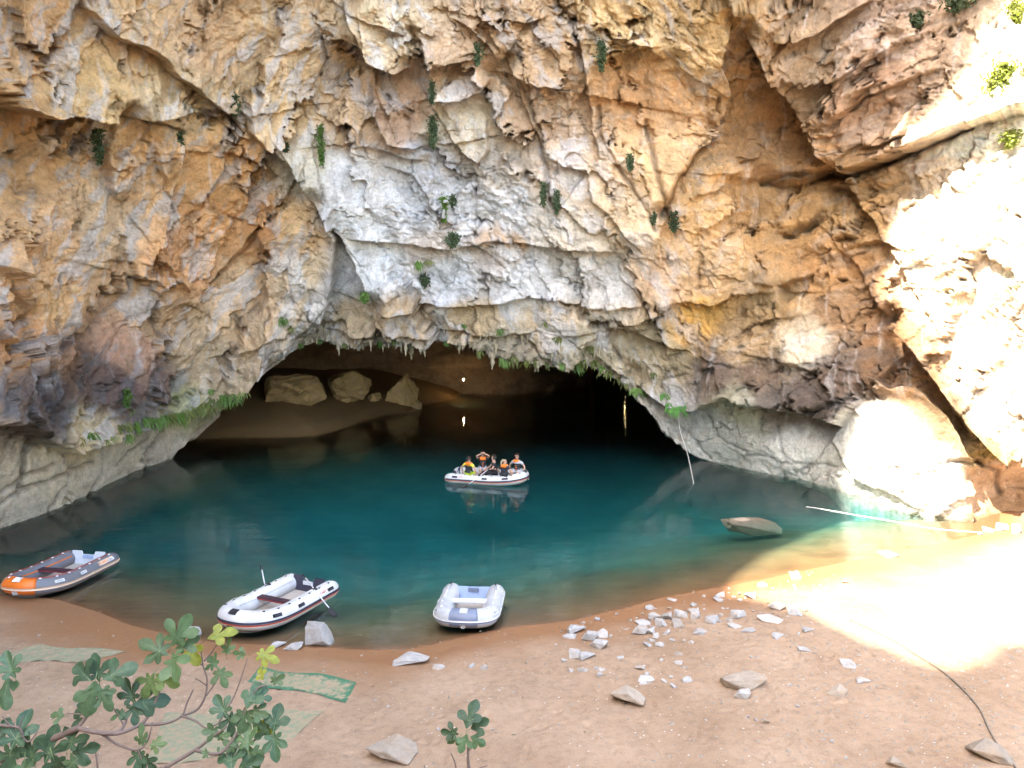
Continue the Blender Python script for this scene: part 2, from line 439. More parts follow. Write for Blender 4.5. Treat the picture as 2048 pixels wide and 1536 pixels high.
# ragged drips along the mouth
yb = yb + mouth * (5 * perlin(cols / 33.0, cols * 0 + 0.3, 5) + 4 * perlin(cols / 11.0, cols * 0 + 7.3, 6)) + (1 - mouth) * 2 * perlin(cols / 26.0, cols * 0 + 1.3, 7)
tt = np.concatenate([np.linspace(-1, 0, 34)[:-1], np.linspace(0, 1, 430)])
py = np.where(tt[:, None] < 0, tt[:, None] * 420.0, tt[:, None] * yb[None, :])
px = np.broadcast_to(cols[None, :], py.shape).copy()
dep = np.array(DEP, float)
Yb = rbf(px, py, dep[:, :2], dep[:, 2])
P0 = at(px, py, Yb)
Ps = blur(P0, 14)
du = np.gradient(Ps, axis=1); dv = np.gradient(Ps, axis=0)
NRM = np.cross(dv, du)
NRM /= np.linalg.norm(NRM, axis=-1, keepdims=True) + 1e-9
tocam = np.array([0, 0, CAMH]) - Ps
NRM *= np.sign((NRM * tocam).sum(-1, keepdims=True))
tocam /= np.linalg.norm(tocam, axis=-1, keepdims=True)
NRM = NRM * 0.65 + tocam * 0.35
NRM /= np.linalg.norm(NRM, axis=-1, keepdims=True)
NRM = blur(NRM, 6)

# rock coordinates in metres, warped a little so that nothing runs dead straight
wx = px + 16 * fbm(px / 130, py / 130, 3, 31) + 5 * fbm(px / 26, py / 26, 2, 32)
wy = py + 16 * fbm(px / 130 + 50, py / 130, 3, 33) + 5 * fbm(px / 26 + 50, py / 26, 2, 34)
um, vm = wx * 0.0235, wy * 0.0235
smooth_zone = np.zeros_like(px)
d, s = polydist(wx, wy, [(-700, 930), (-160, 870), (0, 862), (60, 895), (120, 915), (210, 890), (300, 855), (390, 815), (470, 778)])
creamL = (sstep(-12, 14, d * s)) * (1 - sstep(380, 480, wx))
d, s = polydist(wx, wy, [(1265, 768), (1335, 816), (1400, 822), (1470, 800), (1500, 812), (1640, 840), (1690, 852), (1745, 800), (1800, 790), (1890, 835), (1950, 930), (2400, 930)])
paleR = (sstep(-12, 14, d * s)) * sstep(1230, 1290, wx)
def zone(cx, cy, rx, ry, a=1.0):
    return a * np.exp(-(((wx - cx) / rx) ** 2 + ((wy - cy) / ry) ** 2))
smoothz = np.clip(np.maximum.reduce([creamL * 0.62, paleR * 0.58, zone(700, 350, 90, 80, 0.75), zone(1290, 340, 90, 170, 0.65), zone(1540, 260, 90, 90, 0.4), zone(690, 570, 45, 70, 0.8), zone(1380, 470, 70, 120, 0.4)]), 0, 1)
rough = 1 - smoothz
left = 1 - sstep(560, 700, wx)
right = sstep(1330, 1480, wx)
mid = 1 - left - right
def rot(deg, sx, sy):
    a = math.radians(deg)
    return (um * math.cos(a) + vm * math.sin(a)) / sx, (-um * math.sin(a) + vm * math.cos(a)) / sy
disp = np.zeros_like(px)
cellr = np.zeros_like(px); cellr2 = np.zeros_like(px); joint = np.zeros_like(px)
broken = 0.22 + 0.78 * sstep(-0.12, 0.28, fbm(um / 3.2 + 13, vm / 3.2, 3, 68))
jsel = sstep(-0.05, 0.35, fbm(um / 1.4 + 5, vm / 1.4, 3, 64))
w1_ = fbm(um / 1.1, vm / 1.1, 4, 65, 0.6); w2_ = fbm(um / 1.1 + 40, vm / 1.1, 4, 66, 0.6)
for wgt, deg, seed, asp in ((left, 122, 100, 2.2), (mid, 58, 200, 1.6), (right, -24, 300, 2.0)):
    for size, amp, tilt, k in ((3.3, 0.95, 1.0, 0), (1.5, 0.40, 1.1, 10), (0.6, 0.17, 1.1, 20), (0.25, 0.06, 1.0, 30)):
        x, y = rot(deg + (k - 10) * 1.1, size * asp, size)
        x = x + 0.30 * w1_ ; y = y + 0.30 * w2_
        h, e, r = facets(x, y, seed + k, tilt, 0.8)
        disp += wgt * amp * h * (1.0 if k < 10 else (0.45 + 0.55 * broken if k == 10 else broken))
        if k < 30:
            g = np.exp(-(e / (0.03 + 0.0015 * k)) ** 2) * wgt * (jsel, jsel ** 2 * 0.8, jsel ** 3 * 0.4)[k // 10]
            disp -= g * (0.26, 0.13, 0.05)[k // 10]
            joint = np.maximum(joint, g * (1.0, 0.8, 0.5)[k // 10])
        if k == 10:
            cellr += wgt * r
        if k == 20:
            cellr2 += wgt * r
disp *= 1 - 0.42 * sstep(1790, 1900, wx) * (1 - sstep(850, 900, wy))
disp *= (0.25 + 0.75 * rough) * (1 - 0.62 * np.maximum(creamL, paleR * 0.8))
disp += (0.15 * fbm(um / 1.6, vm / 1.6, 4, 61, 0.55, True) + 0.09 * broken * fbm(um / 0.45, vm / 0.45, 3, 62, 0.55, True)) * (0.35 + 0.65 * rough)
disp += 0.10 * fbm(um / 5, vm / 5, 3, 63) + 0.032 * broken * fbm(um / 0.16, vm / 0.16, 2, 67, 0.6, True) * (0.3 + 0.7 * rough)
lwx = px + 7 * fbm(px / 40, py / 40, 3, 71); lwy = py + 7 * fbm(px / 40 + 9, py / 40, 3, 72)
for pts, amp, fade, sd in LEDGE:
    d, s = polydist(lwx, lwy, pts)
    # fade the step out towards both ends of the line
    t0 = np.hypot(lwx - pts[0][0], lwy - pts[0][1]); t1 = np.hypot(lwx - pts[-1][0], lwy - pts[-1][1])
    e = sstep(0, 45, t0) * sstep(0, 45, t1)
    disp += 1.35 * amp * np.exp(-d / (fade * 1.15)) * sstep(-2.5, 2.5, d * s * sd) * e
    disp -= 0.35 * amp * np.exp(-d / (fade * 0.5)) * sstep(-1.5, 1.5, -d * s * sd) * e
crackm = np.zeros_like(px)
for pts, amp, w in CRACK:
    d, s = polydist(lwx, lwy, pts)
    g = np.exp(-(d / w) ** 2)
    disp -= amp * g
    crackm = np.maximum(crackm, g)
for cx, cy, rx, ry, a in BLOB:
    disp += a * np.exp(-(((wx - cx) / rx) ** 2 + ((wy - cy) / ry) ** 2))
# tufa drip curtain just over the mouth
drip = np.exp(-((yb[None, :] - py) / 34.0) ** 2) * mouth[None, :]
disp += drip * (0.35 * fbm(um / 0.35, vm / 1.0, 3, 81, 0.6, True) + 0.25)
# rows at the outline stay on the outline
disp = np.where(py < -60, disp * 1.3, disp)
P = P0 + NRM * disp[..., None]

# mineral colours, with some sun and recess shade painted in
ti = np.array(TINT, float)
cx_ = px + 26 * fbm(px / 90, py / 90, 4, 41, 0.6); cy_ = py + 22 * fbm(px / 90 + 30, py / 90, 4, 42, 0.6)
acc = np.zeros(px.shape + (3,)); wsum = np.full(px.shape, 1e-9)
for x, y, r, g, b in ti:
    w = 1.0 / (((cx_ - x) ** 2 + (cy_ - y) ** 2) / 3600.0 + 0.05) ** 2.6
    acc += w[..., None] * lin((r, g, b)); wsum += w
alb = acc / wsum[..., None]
# the rock varies from joint block to joint block: rusty faces, grey calcite faces
def along(deg, su, sv):
    c_, s_ = math.cos(math.radians(deg)), math.sin(math.radians(deg))
    return (um * c_ + vm * s_) / su, (-um * s_ + vm * c_) / sv
lum = alb.mean(-1, keepdims=True)
stain = fbm(um / 1.1, vm / 1.1, 5, 43, 0.6)[..., None]
xl, yl = along(122, 2.4, 0.6); xm, ym = along(58, 2.0, 0.7); xr, yr = along(-24, 2.6, 0.6)
band = (left * fbm(xl, yl, 5, 44, 0.6) + mid * fbm(xm, ym, 5, 48, 0.6) + right * fbm(xr, yr, 5, 49, 0.6))
greyn = sstep(0.02, 0.36, band + 0.55 * (cellr - 0.5) + 0.35 * (cellr2 - 0.5))[..., None]
wz = (rough * (1 - 0.5 * np.maximum(creamL, paleR)))[..., None]
alb = alb * (1 + (0.30 * (cellr[..., None] - 0.5) + 0.16 * (cellr2[..., None] - 0.5)) * wz + 0.28 * stain)
sat = np.array([1.03, 0.99, 0.93])
alb = alb * (sat * (1 - greyn * wz) + greyn * wz)
grey = lum * np.array([1.04, 0.98, 0.98]) * 1.2
alb = alb + (grey - alb) * greyn * 0.60 * wz * (1 - right[..., None] * 0.55)
rust = sstep(0.10, 0.42, fbm(um / 0.9 + 70, vm / 0.9, 5, 45, 0.6) + 0.3 * (0.5 - cellr2))[..., None]
alb = alb + (lum * np.array([1.32, 0.94, 0.55]) - alb) * rust * 0.40 * wz * (1 - 0.6 * zone(900, 540, 330, 110)[..., None])
# bleached drip streaks on the upper face
strk = sstep(0.15, 0.55, fbm(um / 0.45 + 10, vm / 4.0, 4, 46, 0.6))[..., None]
alb = alb + (np.array([0.72, 0.70, 0.68]) - alb) * strk * 0.30 * wz
dark = sstep(0.22, 0.6, fbm(um / 0.5 - 30, vm / 2.0, 5, 47, 0.65))[..., None]
alb = alb * (1 - 0.38 * dark * wz)
# soil and lichen lodged in the joints
alb = alb * (1 - 0.5 * (joint * jsel)[..., None] * wz) * (1 - 0.45 * crackm[..., None])
whitez = np.clip(zone(720, 360, 110, 90) + zone(900, 400, 190, 80) + zone(880, 545, 230, 60) + zone(1130, 560, 130, 60, 0.8) + zone(1230, 580, 60, 40, 0.6) + zone(640, 600, 40, 50, 0.7), 0, 1)
whitez = sstep(0.3, 0.75, whitez + 0.5 * band)[..., None]
alb = alb + (np.array([0.69, 0.675, 0.67]) * (0.85 + 0.5 * (cellr2[..., None] - 0.5) + 0.3 * stain) - alb) * whitez * 0.52
tide = np.exp(-(yb[None, :] - py) / 6.0) * (1 - mouth[None, :]) + 0.35 * np.exp(-((yb[None, :] - py - 26 - 6 * fbm(px / 60, py / 60, 2, 52)) / 7.0) ** 2) * (1 - mouth[None, :])
alb = alb * (1 - 0.55 * np.clip(tide * (0.7 + fbm(px / 20, py / 9, 3, 51)), 0, 1)[..., None])
lum = alb.mean(-1, keepdims=True)
alb = lum + (alb - lum) * 0.86
alb = np.clip(alb * 1.13 + 0.02, 0.02, 0.8)

# the rock goes on under the mouth (ceiling) and under water, over the top and back as one hill
last = P[-1]
m3 = mouth[:, None]
rows = []
for dy, dz in ((0.25, 0.02), (0.7, 0.12), (1.4, 0.2), (2.6, 0.3), (4.5, 0.6)):
    ceil = last + np.stack([0 * cols, dy + 0 * cols, dz + 0.25 * perlin(cols / 60 + dy, cols * 0, 9)], -1)
    under = sstep(1590, 1730, cols)[:, None]
    sub = last - NRM[-1] * np.array([1, 1, 0]) * (1.9 * dy) * (1 - 0.92 * under) + np.stack([0 * cols, 0 * cols, -0.28 * dy - 0.15 - 0.7 * dy * under[:, 0]], -1)
    rows.append(ceil * m3 + sub * (1 - m3))
top = P[0]
up = [top + np.stack([top[:, 0] * 0.0, 0 * cols + a, 0 * cols + b], -1) for a, b in ((60, -50), (45, 2), (14, 8), (5, 5), (1.5, 2))]
PA = np.concatenate([np.stack(up), P, np.stack(rows)])
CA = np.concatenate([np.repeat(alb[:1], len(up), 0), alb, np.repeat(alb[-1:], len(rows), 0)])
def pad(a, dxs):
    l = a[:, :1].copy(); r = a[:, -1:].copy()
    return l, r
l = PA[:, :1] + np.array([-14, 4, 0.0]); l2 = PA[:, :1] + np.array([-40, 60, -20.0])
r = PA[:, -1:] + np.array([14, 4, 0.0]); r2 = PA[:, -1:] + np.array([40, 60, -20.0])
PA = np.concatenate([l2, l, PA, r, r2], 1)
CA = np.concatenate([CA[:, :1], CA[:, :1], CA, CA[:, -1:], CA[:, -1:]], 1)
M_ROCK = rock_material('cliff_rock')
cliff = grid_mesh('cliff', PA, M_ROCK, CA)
tag(cliff, 'ochre and grey limestone cliff arching over the cave mouth', kind='structure')

def cliff_point(x, y, out=0.0):
    """point on the finished rock face seen at photo pixel (x, y), and its outward direction"""
    j = int(np.argmin(np.abs(cols - x)))
    i = int(np.argmin(np.abs(py[:, j] - y)))
    return P[i, j] + NRM[i, j] * out, NRM[i, j]

# ------------------------------------------------------------------ unseen rim on the far left, shaped to cast the lake's shade
RIMX = -26.0
def rim_of(p):
    t = (p[0] - RIMX) / -SUN.x
    t = (p[0] - RIMX) / (-SUN.x)
    return p[1] + SUN.y * t, p[2] + SUN.z * t
# shadow edge seen in the photograph: on the sand, over the shallows, up the right-hand wall
EDGE = []
for q in ((2350, 1170), (2150, 1245), (2048, 1290), (1965, 1332), (1905, 1347), (1830, 1325), (1740, 1288), (1660, 1246), (1600, 1216), (1530, 1196), (1448, 1172)):
    EDGE.append(rim_of(onz(q[0], q[1], 0.35)))
for q in ((1480, 1140), (1540, 1090), (1600, 1050), (1640, 1020)):
    EDGE.append(rim_of(onz(q[0], q[1], 0.0)))
for q in ((1690, 960), (1715, 910), (1735, 860), (1752, 795), (1800, 792), (1850, 805), (1890, 838), (1905, 800), (1865, 725), (1825, 655), (1785, 605), (1765, 570), (1790, 520), (1810, 440), (1830, 340), (1860, 250), (1905, 160), (1965, 80), (2030, 10), (2150, -100), (2300, -300)):  # above the apron the outline gets a finger added to darken the wall
    EDGE.append(rim_of(cliff_point(q[0], q[1])[0]))
e0 = [(-90.0, 20.0), (-60.0, 24.0), (-34.0, 38.0), (-25.0, 58.0)]
poly = e0 + EDGE + [(-16.0, 90.0), (-8.0, 94.0), (0.0, 88.0), (12.0, 70.0), (22.0, 50.0), (34.0, 42.0), (75.0, 38.0), (75.0, -6.0), (-90.0, -6.0)]
fine = []
rj = random.Random(5)
for k in range(len(poly)):
    (a0, b0), (a1, b1) = poly[k], poly[(k + 1) % len(poly)]
    n = max(1, int(math.hypot(a1 - a0, b1 - b0) / 0.8)) if b0 > 15 and b1 > 15 and a0 < 9 else 1
    for m in range(n):
        f = m / n
        fine.append((a0 + (a1 - a0) * f + rj.uniform(-0.22, 0.22) * (n > 1), b0 + (b1 - b0) * f + rj.uniform(-0.22, 0.22) * (n > 1)))
poly = fine
bmr = bmesh.new()
v0 = [bmr.verts.new((RIMX, a, b)) for a, b in poly]
v1 = [bmr.verts.new((RIMX + SUN.x * 11, a + SUN.y * 11, b + SUN.z * 11)) for a, b in poly]
bmr.faces.new(v0); bmr.faces.new(v1[::-1])
for k in range(len(poly)):
    bmr.faces.new((v0[k], v1[k], v1[(k + 1) % len(poly)], v0[(k + 1) % len(poly)]))
bmesh.ops.recalc_face_normals(bmr, faces=bmr.faces)
bmesh.ops.triangulate(bmr, faces=[f for f in bmr.faces if len(f.verts) > 4])
me = bpy.data.meshes.new('unseen_shade_wall'); bmr.to_mesh(me); bmr.free()
M_RIM = rock_material('shade_wall_rock', False, (0.42, 0.31, 0.2))
me.materials.append(M_RIM)
rim = bpy.data.objects.new('unseen_shade_wall', me); COL.objects.link(rim)
tag(rim, 'unseen high wall on the left, shaped to shade the lake', kind='structure')
# ------------------------------------------------------------------ ground: beach, lake bed and the bank inside the cave, one sheet
SH = [(-900, 1150), (-350, 1165), (0, 1190), (60, 1192), (120, 1200), (190, 1222), (260, 1250), (330, 1268), (420, 1284), (520, 1290), (640, 1296), (750, 1300), (820, 1298), (880, 1286), (960, 1266),
      (1040, 1252), (1150, 1240), (1250, 1216), (1340, 1192), (1440, 1174), (1520, 1160), (1620, 1138), (1720, 1118), (1800, 1102), (1880, 1086), (1940, 1074), (1966, 1066), (2040, 1040)]
near = [tuple(onz(a, b)[:2]) for a, b in SH]
inner = [tuple(onz(a, b)[:2]) for a, b in ((842, 812), (825, 826), (770, 830), (745, 838), (690, 856), (635, 872), (560, 876), (470, 876), (367, 880), (300, 905))]
LAKE = near + [(24, 30), (20, 45), (26, 86), (-1, 86), (-4.5, 57)] + inner + [(-24, 38), (-26, 30)]
LK = np.array(LAKE)
def inside(x, y):
    r = np.zeros(x.shape, bool)
    n = len(LK)
    for i in range(n):
        x0, y0 = LK[i]; x1, y1 = LK[(i + 1) % n]
        c = ((y0 > y) != (y1 > y)) & (x < (x1 - x0) * (y - y0) / ((y1 - y0) if y1 != y0 else 1e-9) + x0)
        r ^= c
    return r
def ground_z(x, y, fine=True):
    x = np.asarray(x, float); y = np.asarray(y, float)
    d, _ = polydist(x, y, LAKE + [LAKE[0]])
    sgn = np.where(inside(x, y), -1.0, 1.0)
    d = d * sgn + 0.35 * fbm(x / 2.6, y / 2.6, 3, 91) * np.clip(np.abs(d), 0.15, 1.0)
    gentle = sstep(2, 12, x) * (1 - sstep(27, 32, y))
    w = np.clip(-d, 0, None)
    depth = np.where(w < 4.0, 0.13 * w + 0.022 * w * w, 0.872 + 0.306 * (w - 4.0))
    depth_g = np.where(w < 4.0, 0.08 * w + 0.02 * w * w, 0.64 + 0.24 * (w - 4.0))
    depth = depth * (1 - gentle) + depth_g * gentle
    depth = 7.5 * (1 - np.exp(-depth / 7.5))
    e = np.clip(d, 0, None)
    cave = sstep(36, 40, y)
    beach = 0.055 * e + 0.03 * sstep(0, 1.2, e) + 0.10 * sstep(0.5, 5, e)
    bank = 0.42 * e + 0.1 * sstep(0, 1, e)
    bank = 3.6 * (1 - np.exp(-bank / 3.6))
    z = beach * (1 - cave) + bank * cave - depth
    dry = sstep(0.0, 1.5, e)
    z = z + dry * (0.10 * fbm(x / 5, y / 5, 3, 92) + 0.025 * fbm(x / 0.8, y / 0.8, 4, 93, 0.6)) * (1 - 0.3 * cave)
    z = z - 0.12 * fbm(x / 3, y / 3, 3, 94) * sstep(0.5, 3, w)
    # the rocky bank the viewer stands on, below the frame
    k = np.clip((9.3 - y) / 8.3, 0, 1.6)
    z = z + 6.3 * k ** 1.15 * (1 + 0.06 * fbm(x / 2, y / 2, 4, 95))
    # rock meets the beach at the right
    z = z + 0.4 * sstep(17.5, 22, x) * (1 - cave)
    return z
gc = np.concatenate([np.arange(-1600, -60, 60.0), np.arange(-60, 2110, 3.2), np.arange(2116, 3700, 60.0)])
gy = np.concatenate([[-60, -20, -8, -3], np.linspace(-1, 9, 40), np.exp(np.arange(math.log(9.1), math.log(23), 0.0028)), np.exp(np.arange(math.log(23.1), math.log(66), 0.009)), [80, 120, 300]])
gxx = (gc[None, :] - 1024) / F0 * np.maximum(gy, 6.0)[:, None]
gyy = np.broadcast_to(gy[:, None], gxx.shape)
gz = ground_z(gxx, gyy)
# footprints and scuffs trodden into the dry sand
rng = np.random.default_rng(4)
near_m = (gyy > 9) & (gyy < 20)
dent = np.zeros_like(gz)
r0 = np.where((gy > 9) & (gy < 21))[0]; a0, a1 = r0[0], r0[-1]
for k in range(1100):
    x = rng.uniform(-9, 12); y = rng.uniform(9.6, 19)
    a = rng.uniform(0, math.pi); L = rng.uniform(0.10, 0.17); w = L * 0.45
    i0, i1 = np.searchsorted(gy, (y - 0.45, y + 0.45))
    j0, j1 = np.searchsorted(gc, ((x - 0.45) / y * F0 + 1024, (x + 0.45) / y * F0 + 1024))
    if i1 <= i0 or j1 <= j0: continue
    X = gxx[i0:i1, j0:j1] - x; Yv = gyy[i0:i1, j0:j1] - y
    q = ((X * math.cos(a) + Yv * math.sin(a)) / L) ** 2 + ((-X * math.sin(a) + Yv * math.cos(a)) / w) ** 2
    dent[i0:i1, j0:j1] += rng.uniform(0.4, 1.2) * (-0.018 * np.exp(-q) + 0.008 * np.exp(-(np.sqrt(q) - 1.5) ** 2 * 4))
gz = gz + dent * sstep(0.06, 0.2, gz)
PG = np.stack([gxx, gyy, gz], -1)
t = NT('beach_sand')
p = t.pos()
geo = t.n('ShaderNodeNewGeometry')
sep = t.n('ShaderNodeSeparateXYZ'); t.l(geo.outputs['Position'], sep.inputs[0])
n1 = t.noise(p, 0.45, 5, 0.6); n2 = t.noise(p, 5.0, 8, 0.65); n3 = t.noise(p, 40.0, 4, 0.6)
dry = t.mix(t.ramp(n1, [(0.35, 0.0), (0.65, 1.0)]), (0.285, 0.184, 0.115), (0.375, 0.258, 0.172))
dry = t.mix(1.0, dry, t.ramp(n2, [(0.25, 0.72), (0.5, 1.0), (0.8, 1.16)]), 'MULTIPLY')
dry = t.mix(1.0, dry, t.ramp(n3, [(0.25, 0.84), (0.5, 1.0), (0.75, 1.1)]), 'MULTIPLY')
# grit and small pale chips
vo = t.n('ShaderNodeTexVoronoi'); vo.inputs['Scale'].default_value = 7.5; t.l(p, vo.inputs['Vector'])
chip = t.math('MULTIPLY', t.math('LESS_THAN', vo.outputs['Distance'], 0.14), t.math('GREATER_THAN', t.noise(p, 3.1, 2), 0.55))
dry = t.mix(chip, dry, (0.52, 0.46, 0.40))
# wet band at the waterline
wetn = t.math('ADD', sep.outputs[2], t.math('MULTIPLY', t.math('SUBTRACT', n1, 0.5), 0.10))
wet = t.ramp(wetn, [(0.05, 1.0), (0.17, 0.0)])
col = t.mix(wet, dry, (0.27, 0.135, 0.065))
# lake bed: silt turning to pale limestone silt with depth
deep = t.math('MULTIPLY', sep.outputs[2], -0.28)
bed = t.ramp(deep, [(0.0, (0.22, 0.13, 0.062)), (0.25, (0.27, 0.19, 0.10)), (0.6, (0.42, 0.40, 0.33))])
bed = t.mix(1.0, bed, t.ramp(t.noise(p, 0.6, 6, 0.6), [(0.3, 0.65), (0.7, 1.2)]), 'MULTIPLY')
under = t.ramp(t.math('MULTIPLY', sep.outputs[2], -10), [(0.0, 0.0), (0.4, 1.0)])
col = t.mix(under, col, bed)
b = t.bump(n2, 0.35, 0.05)
b = t.bump(n3, 0.35, 0.012, b)
rg = t.mix(wet, (0.9,) * 3, (0.42,) * 3)
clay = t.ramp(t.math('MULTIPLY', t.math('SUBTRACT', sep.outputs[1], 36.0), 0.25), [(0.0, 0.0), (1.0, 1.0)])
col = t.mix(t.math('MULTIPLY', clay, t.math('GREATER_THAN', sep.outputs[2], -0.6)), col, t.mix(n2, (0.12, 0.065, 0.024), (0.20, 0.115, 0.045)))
M_SAND = t.set(col, rg, b, 0.3)
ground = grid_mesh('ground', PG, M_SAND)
tag(ground, 'pinkish brown sand beach sloping into the lake', kind='structure')

# ------------------------------------------------------------------ water: one closed body
t = NT('lake_water')
p = t.pos(scale=(0.35, 1.7, 1.0))
w1 = t.noise(p, 1.3, 2, 0.5, 0.3); w2 = t.noise(p, 3.6, 2, 0.5)
calm = t.ramp(t.noise(t.pos(), 0.12, 2), [(0.35, 0.35), (0.65, 1.0)])
hh = t.math('MULTIPLY', t.math('ADD', w1, t.math('MULTIPLY', w2, 0.35)), calm)
nb = t.bump(hh, 0.5, 0.042)
fr = t.n('ShaderNodeFresnel'); fr.inputs[0].default_value = 1.42; t.l(nb, fr.inputs['Normal'])
tr = t.n('ShaderNodeBsdfTransparent')
gl = t.n('ShaderNodeBsdfGlossy'); gl.inputs['Roughness'].default_value = 0.004; t.l(nb, gl.inputs['Normal'])
mx = t.n('ShaderNodeMixShader')
t.l(fr.outputs[0], mx.inputs[0]); t.l(tr.outputs[0], mx.inputs[1]); t.l(gl.outputs[0], mx.inputs[2])
t.l(mx.outputs[0], t.out.inputs['Surface'])
va = t.n('ShaderNodeVolumeAbsorption')
va.inputs['Color'].default_value = (0.12, 0.83, 0.87, 1)
va.inputs['Density'].default_value = 0.46
vs = t.n('ShaderNodeVolumeScatter')
vs.inputs['Color'].default_value = (0.25, 0.80, 0.86, 1)
vs.inputs['Density'].default_value = 0.06
vs.inputs['Anisotropy'].default_value = 0.2
ad = t.n('ShaderNodeAddShader'); t.l(va.outputs[0], ad.inputs[0]); t.l(vs.outputs[0], ad.inputs[1])
t.l(ad.outputs[0], t.out.inputs['Volume'])
M_WATER = t.m
wv = [(-60, -6, -14), (60, -6, -14), (60, 90, -14), (-60, 90, -14), (-60, -6, 0), (60, -6, 0), (60, 90, 0), (-60, 90, 0)]
wf = [(0, 3, 2, 1), (4, 5, 6, 7), (0, 1, 5, 4), (1, 2, 6, 5), (2, 3, 7, 6), (3, 0, 4, 7)]
water = mesh_obj('water', wv, wf, M_WATER, smooth=False)
tag(water, 'still teal water of the cave lake', kind='structure')

# ------------------------------------------------------------------ cave interior: back wall, side walls and roof
def shell():
    a = np.linspace(0, 1, 220); b = np.linspace(0, 1, 110)
    A, B = np.meshgrid(a, b)
    # plan outline of the cave from the left jamb round the back to the right jamb
    plan = np.array([(-21, 33), (-24, 40), (-25, 48), (-21, 56), (-14, 59.5), (-5, 60.5), (2, 61), (7, 66), (9, 79), (15, 79), (20, 66), (19, 54), (15.5, 45), (13.5, 37), (14.5, 34)], float)
    seg = np.r_[0, np.cumsum(np.hypot(*np.diff(plan, axis=0).T))]; seg /= seg[-1]
    X = np.interp(A, seg, plan[:, 0]); Yv = np.interp(A, seg, plan[:, 1])
    cxm, cym = -2.0, 44.0
    Z = -9 + B * 0
    rise = np.minimum(B / 0.55, 1.0)
    Z = -9 + rise * (16.4)
    over = np.clip((B - 0.55) / 0.45, 0, 1)
    k = 1 - over ** 1.2
    X = cxm + (X - cxm) * k; Yv = cym + (Yv - cym) * k
    Z = Z + 1.4 * np.sin(over * math.pi / 2)
    s = 0.9 * fbm(A * 26, B * 9, 5, 121, 0.55, True) + 0.5 * facets(A * 22, B * 9, 122)[0]
    f = 1 - sstep(0.75, 1, over)
    X = X + (cxm - X) * 0.05 * s * f; Yv = Yv + (cym - Yv) * 0.06 * s * f
    Z = Z + 0.4 * s * over
    # bedding shelf half way up the back wall
    shelf = sstep(1.9, 2.2, Z) * (1 - sstep(2.4, 4.5, Z))
    Yv = Yv - 0.8 * shelf * (Yv > 55)
    return np.stack([X, Yv, Z], -1)
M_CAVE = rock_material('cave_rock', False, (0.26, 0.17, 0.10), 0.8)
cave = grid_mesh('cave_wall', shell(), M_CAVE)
tag(cave, 'dark brown rock wall and roof inside the cave', kind='structure')
# ------------------------------------------------------------------ shape helpers for the things
def gz1(x, y):
    return float(ground_z(np.array([x]), np.array([y]))[0])

def ground_at(px_, py_, up=0.0):
    """point of the beach seen at a photo pixel"""
    z = 0.2
    for _ in range(6):
        q = onz(px_, py_, z)
        z = 0.5 * z + 0.5 * gz1(q[0], q[1])
    q = onz(px_, py_, z)
    return Vector((float(q[0]), float(q[1]), gz1(q[0], q[1]) + up))

def join(*parts):
    v, f = [], []
    for a, b in parts:
        o = len(v); v += list(a); f += [tuple(i + o for i in k) for k in b]
    return v, f

def tube(pts, rad, seg=8, cap=True):
    pts = [Vector(p) for p in pts]
    n = len(pts)
    rad = rad if isinstance(rad, (list, tuple)) else [rad] * n
    v, f = [], []
    up = Vector((0, 0, 1))
    for i, p in enumerate(pts):
        t_ = (pts[min(i + 1, n - 1)] - pts[max(i - 1, 0)]).normalized()
        a = t_.cross(up)
        if a.length < 0.15: a = t_.cross(Vector((1, 0, 0)))
        a.normalize(); b = a.cross(t_)
        for k in range(seg):
            th = 2 * math.pi * k / seg
            v.append(p + (a * math.cos(th) + b * math.sin(th)) * rad[i])
    for i in range(n - 1):
        for k in range(seg):
            f.append((i * seg + k, i * seg + (k + 1) % seg, (i + 1) * seg + (k + 1) % seg, (i + 1) * seg + k))
    if cap:
        f.append(tuple(range(seg))[::-1]); f.append(tuple((n - 1) * seg + k for k in range(seg)))
    return v, f

def box(c, s, rot=None):
    v = []
    for x in (-1, 1):
        for y in (-1, 1):
            for z in (-1, 1):
                p = Vector((x * s[0] / 2, y * s[1] / 2, z * s[2] / 2))
                if rot is not None: p = rot @ p
                v.append(p + Vector(c))
    return v, [(0, 1, 3, 2), (4, 6, 7, 5), (0, 4, 5, 1), (2, 3, 7, 6), (0, 2, 6, 4), (1, 5, 7, 3)]

def bevel_obj(o, w=0.01, seg=2):
    bm = bmesh.new(); bm.from_mesh(o.data)
    bmesh.ops.bevel(bm, geom=bm.edges[:], offset=w, segments=seg, affect='EDGES')
    bm.to_mesh(o.data); bm.free()
    o.data.polygons.foreach_set('use_smooth', [False] * len(o.data.polygons))
    return o

def ball(c, r, sq=(1, 1, 1), nu=8, nv=5):
    v = [Vector((c[0], c[1], c[2] + r * sq[2]))]; f = []
    for i in range(1, nv):
        a = math.pi * i / nv
        for k in range(nu):
            b = 2 * math.pi * k / nu
            v.append(Vector((c[0] + r * sq[0] * math.sin(a) * math.cos(b), c[1] + r * sq[1] * math.sin(a) * math.sin(b), c[2] + r * sq[2] * math.cos(a))))
    v.append(Vector((c[0], c[1], c[2] - r * sq[2])))
    for k in range(nu):
        f.append((0, 1 + k, 1 + (k + 1) % nu))
        f.append((len(v) - 1, 1 + (nv - 2) * nu + (k + 1) % nu, 1 + (nv - 2) * nu + k))
        for i in range(nv - 2):
            f.append((1 + i * nu + k, 1 + (i + 1) * nu + k, 1 + (i + 1) * nu + (k + 1) % nu, 1 + i * nu + (k + 1) % nu))
    return v, f

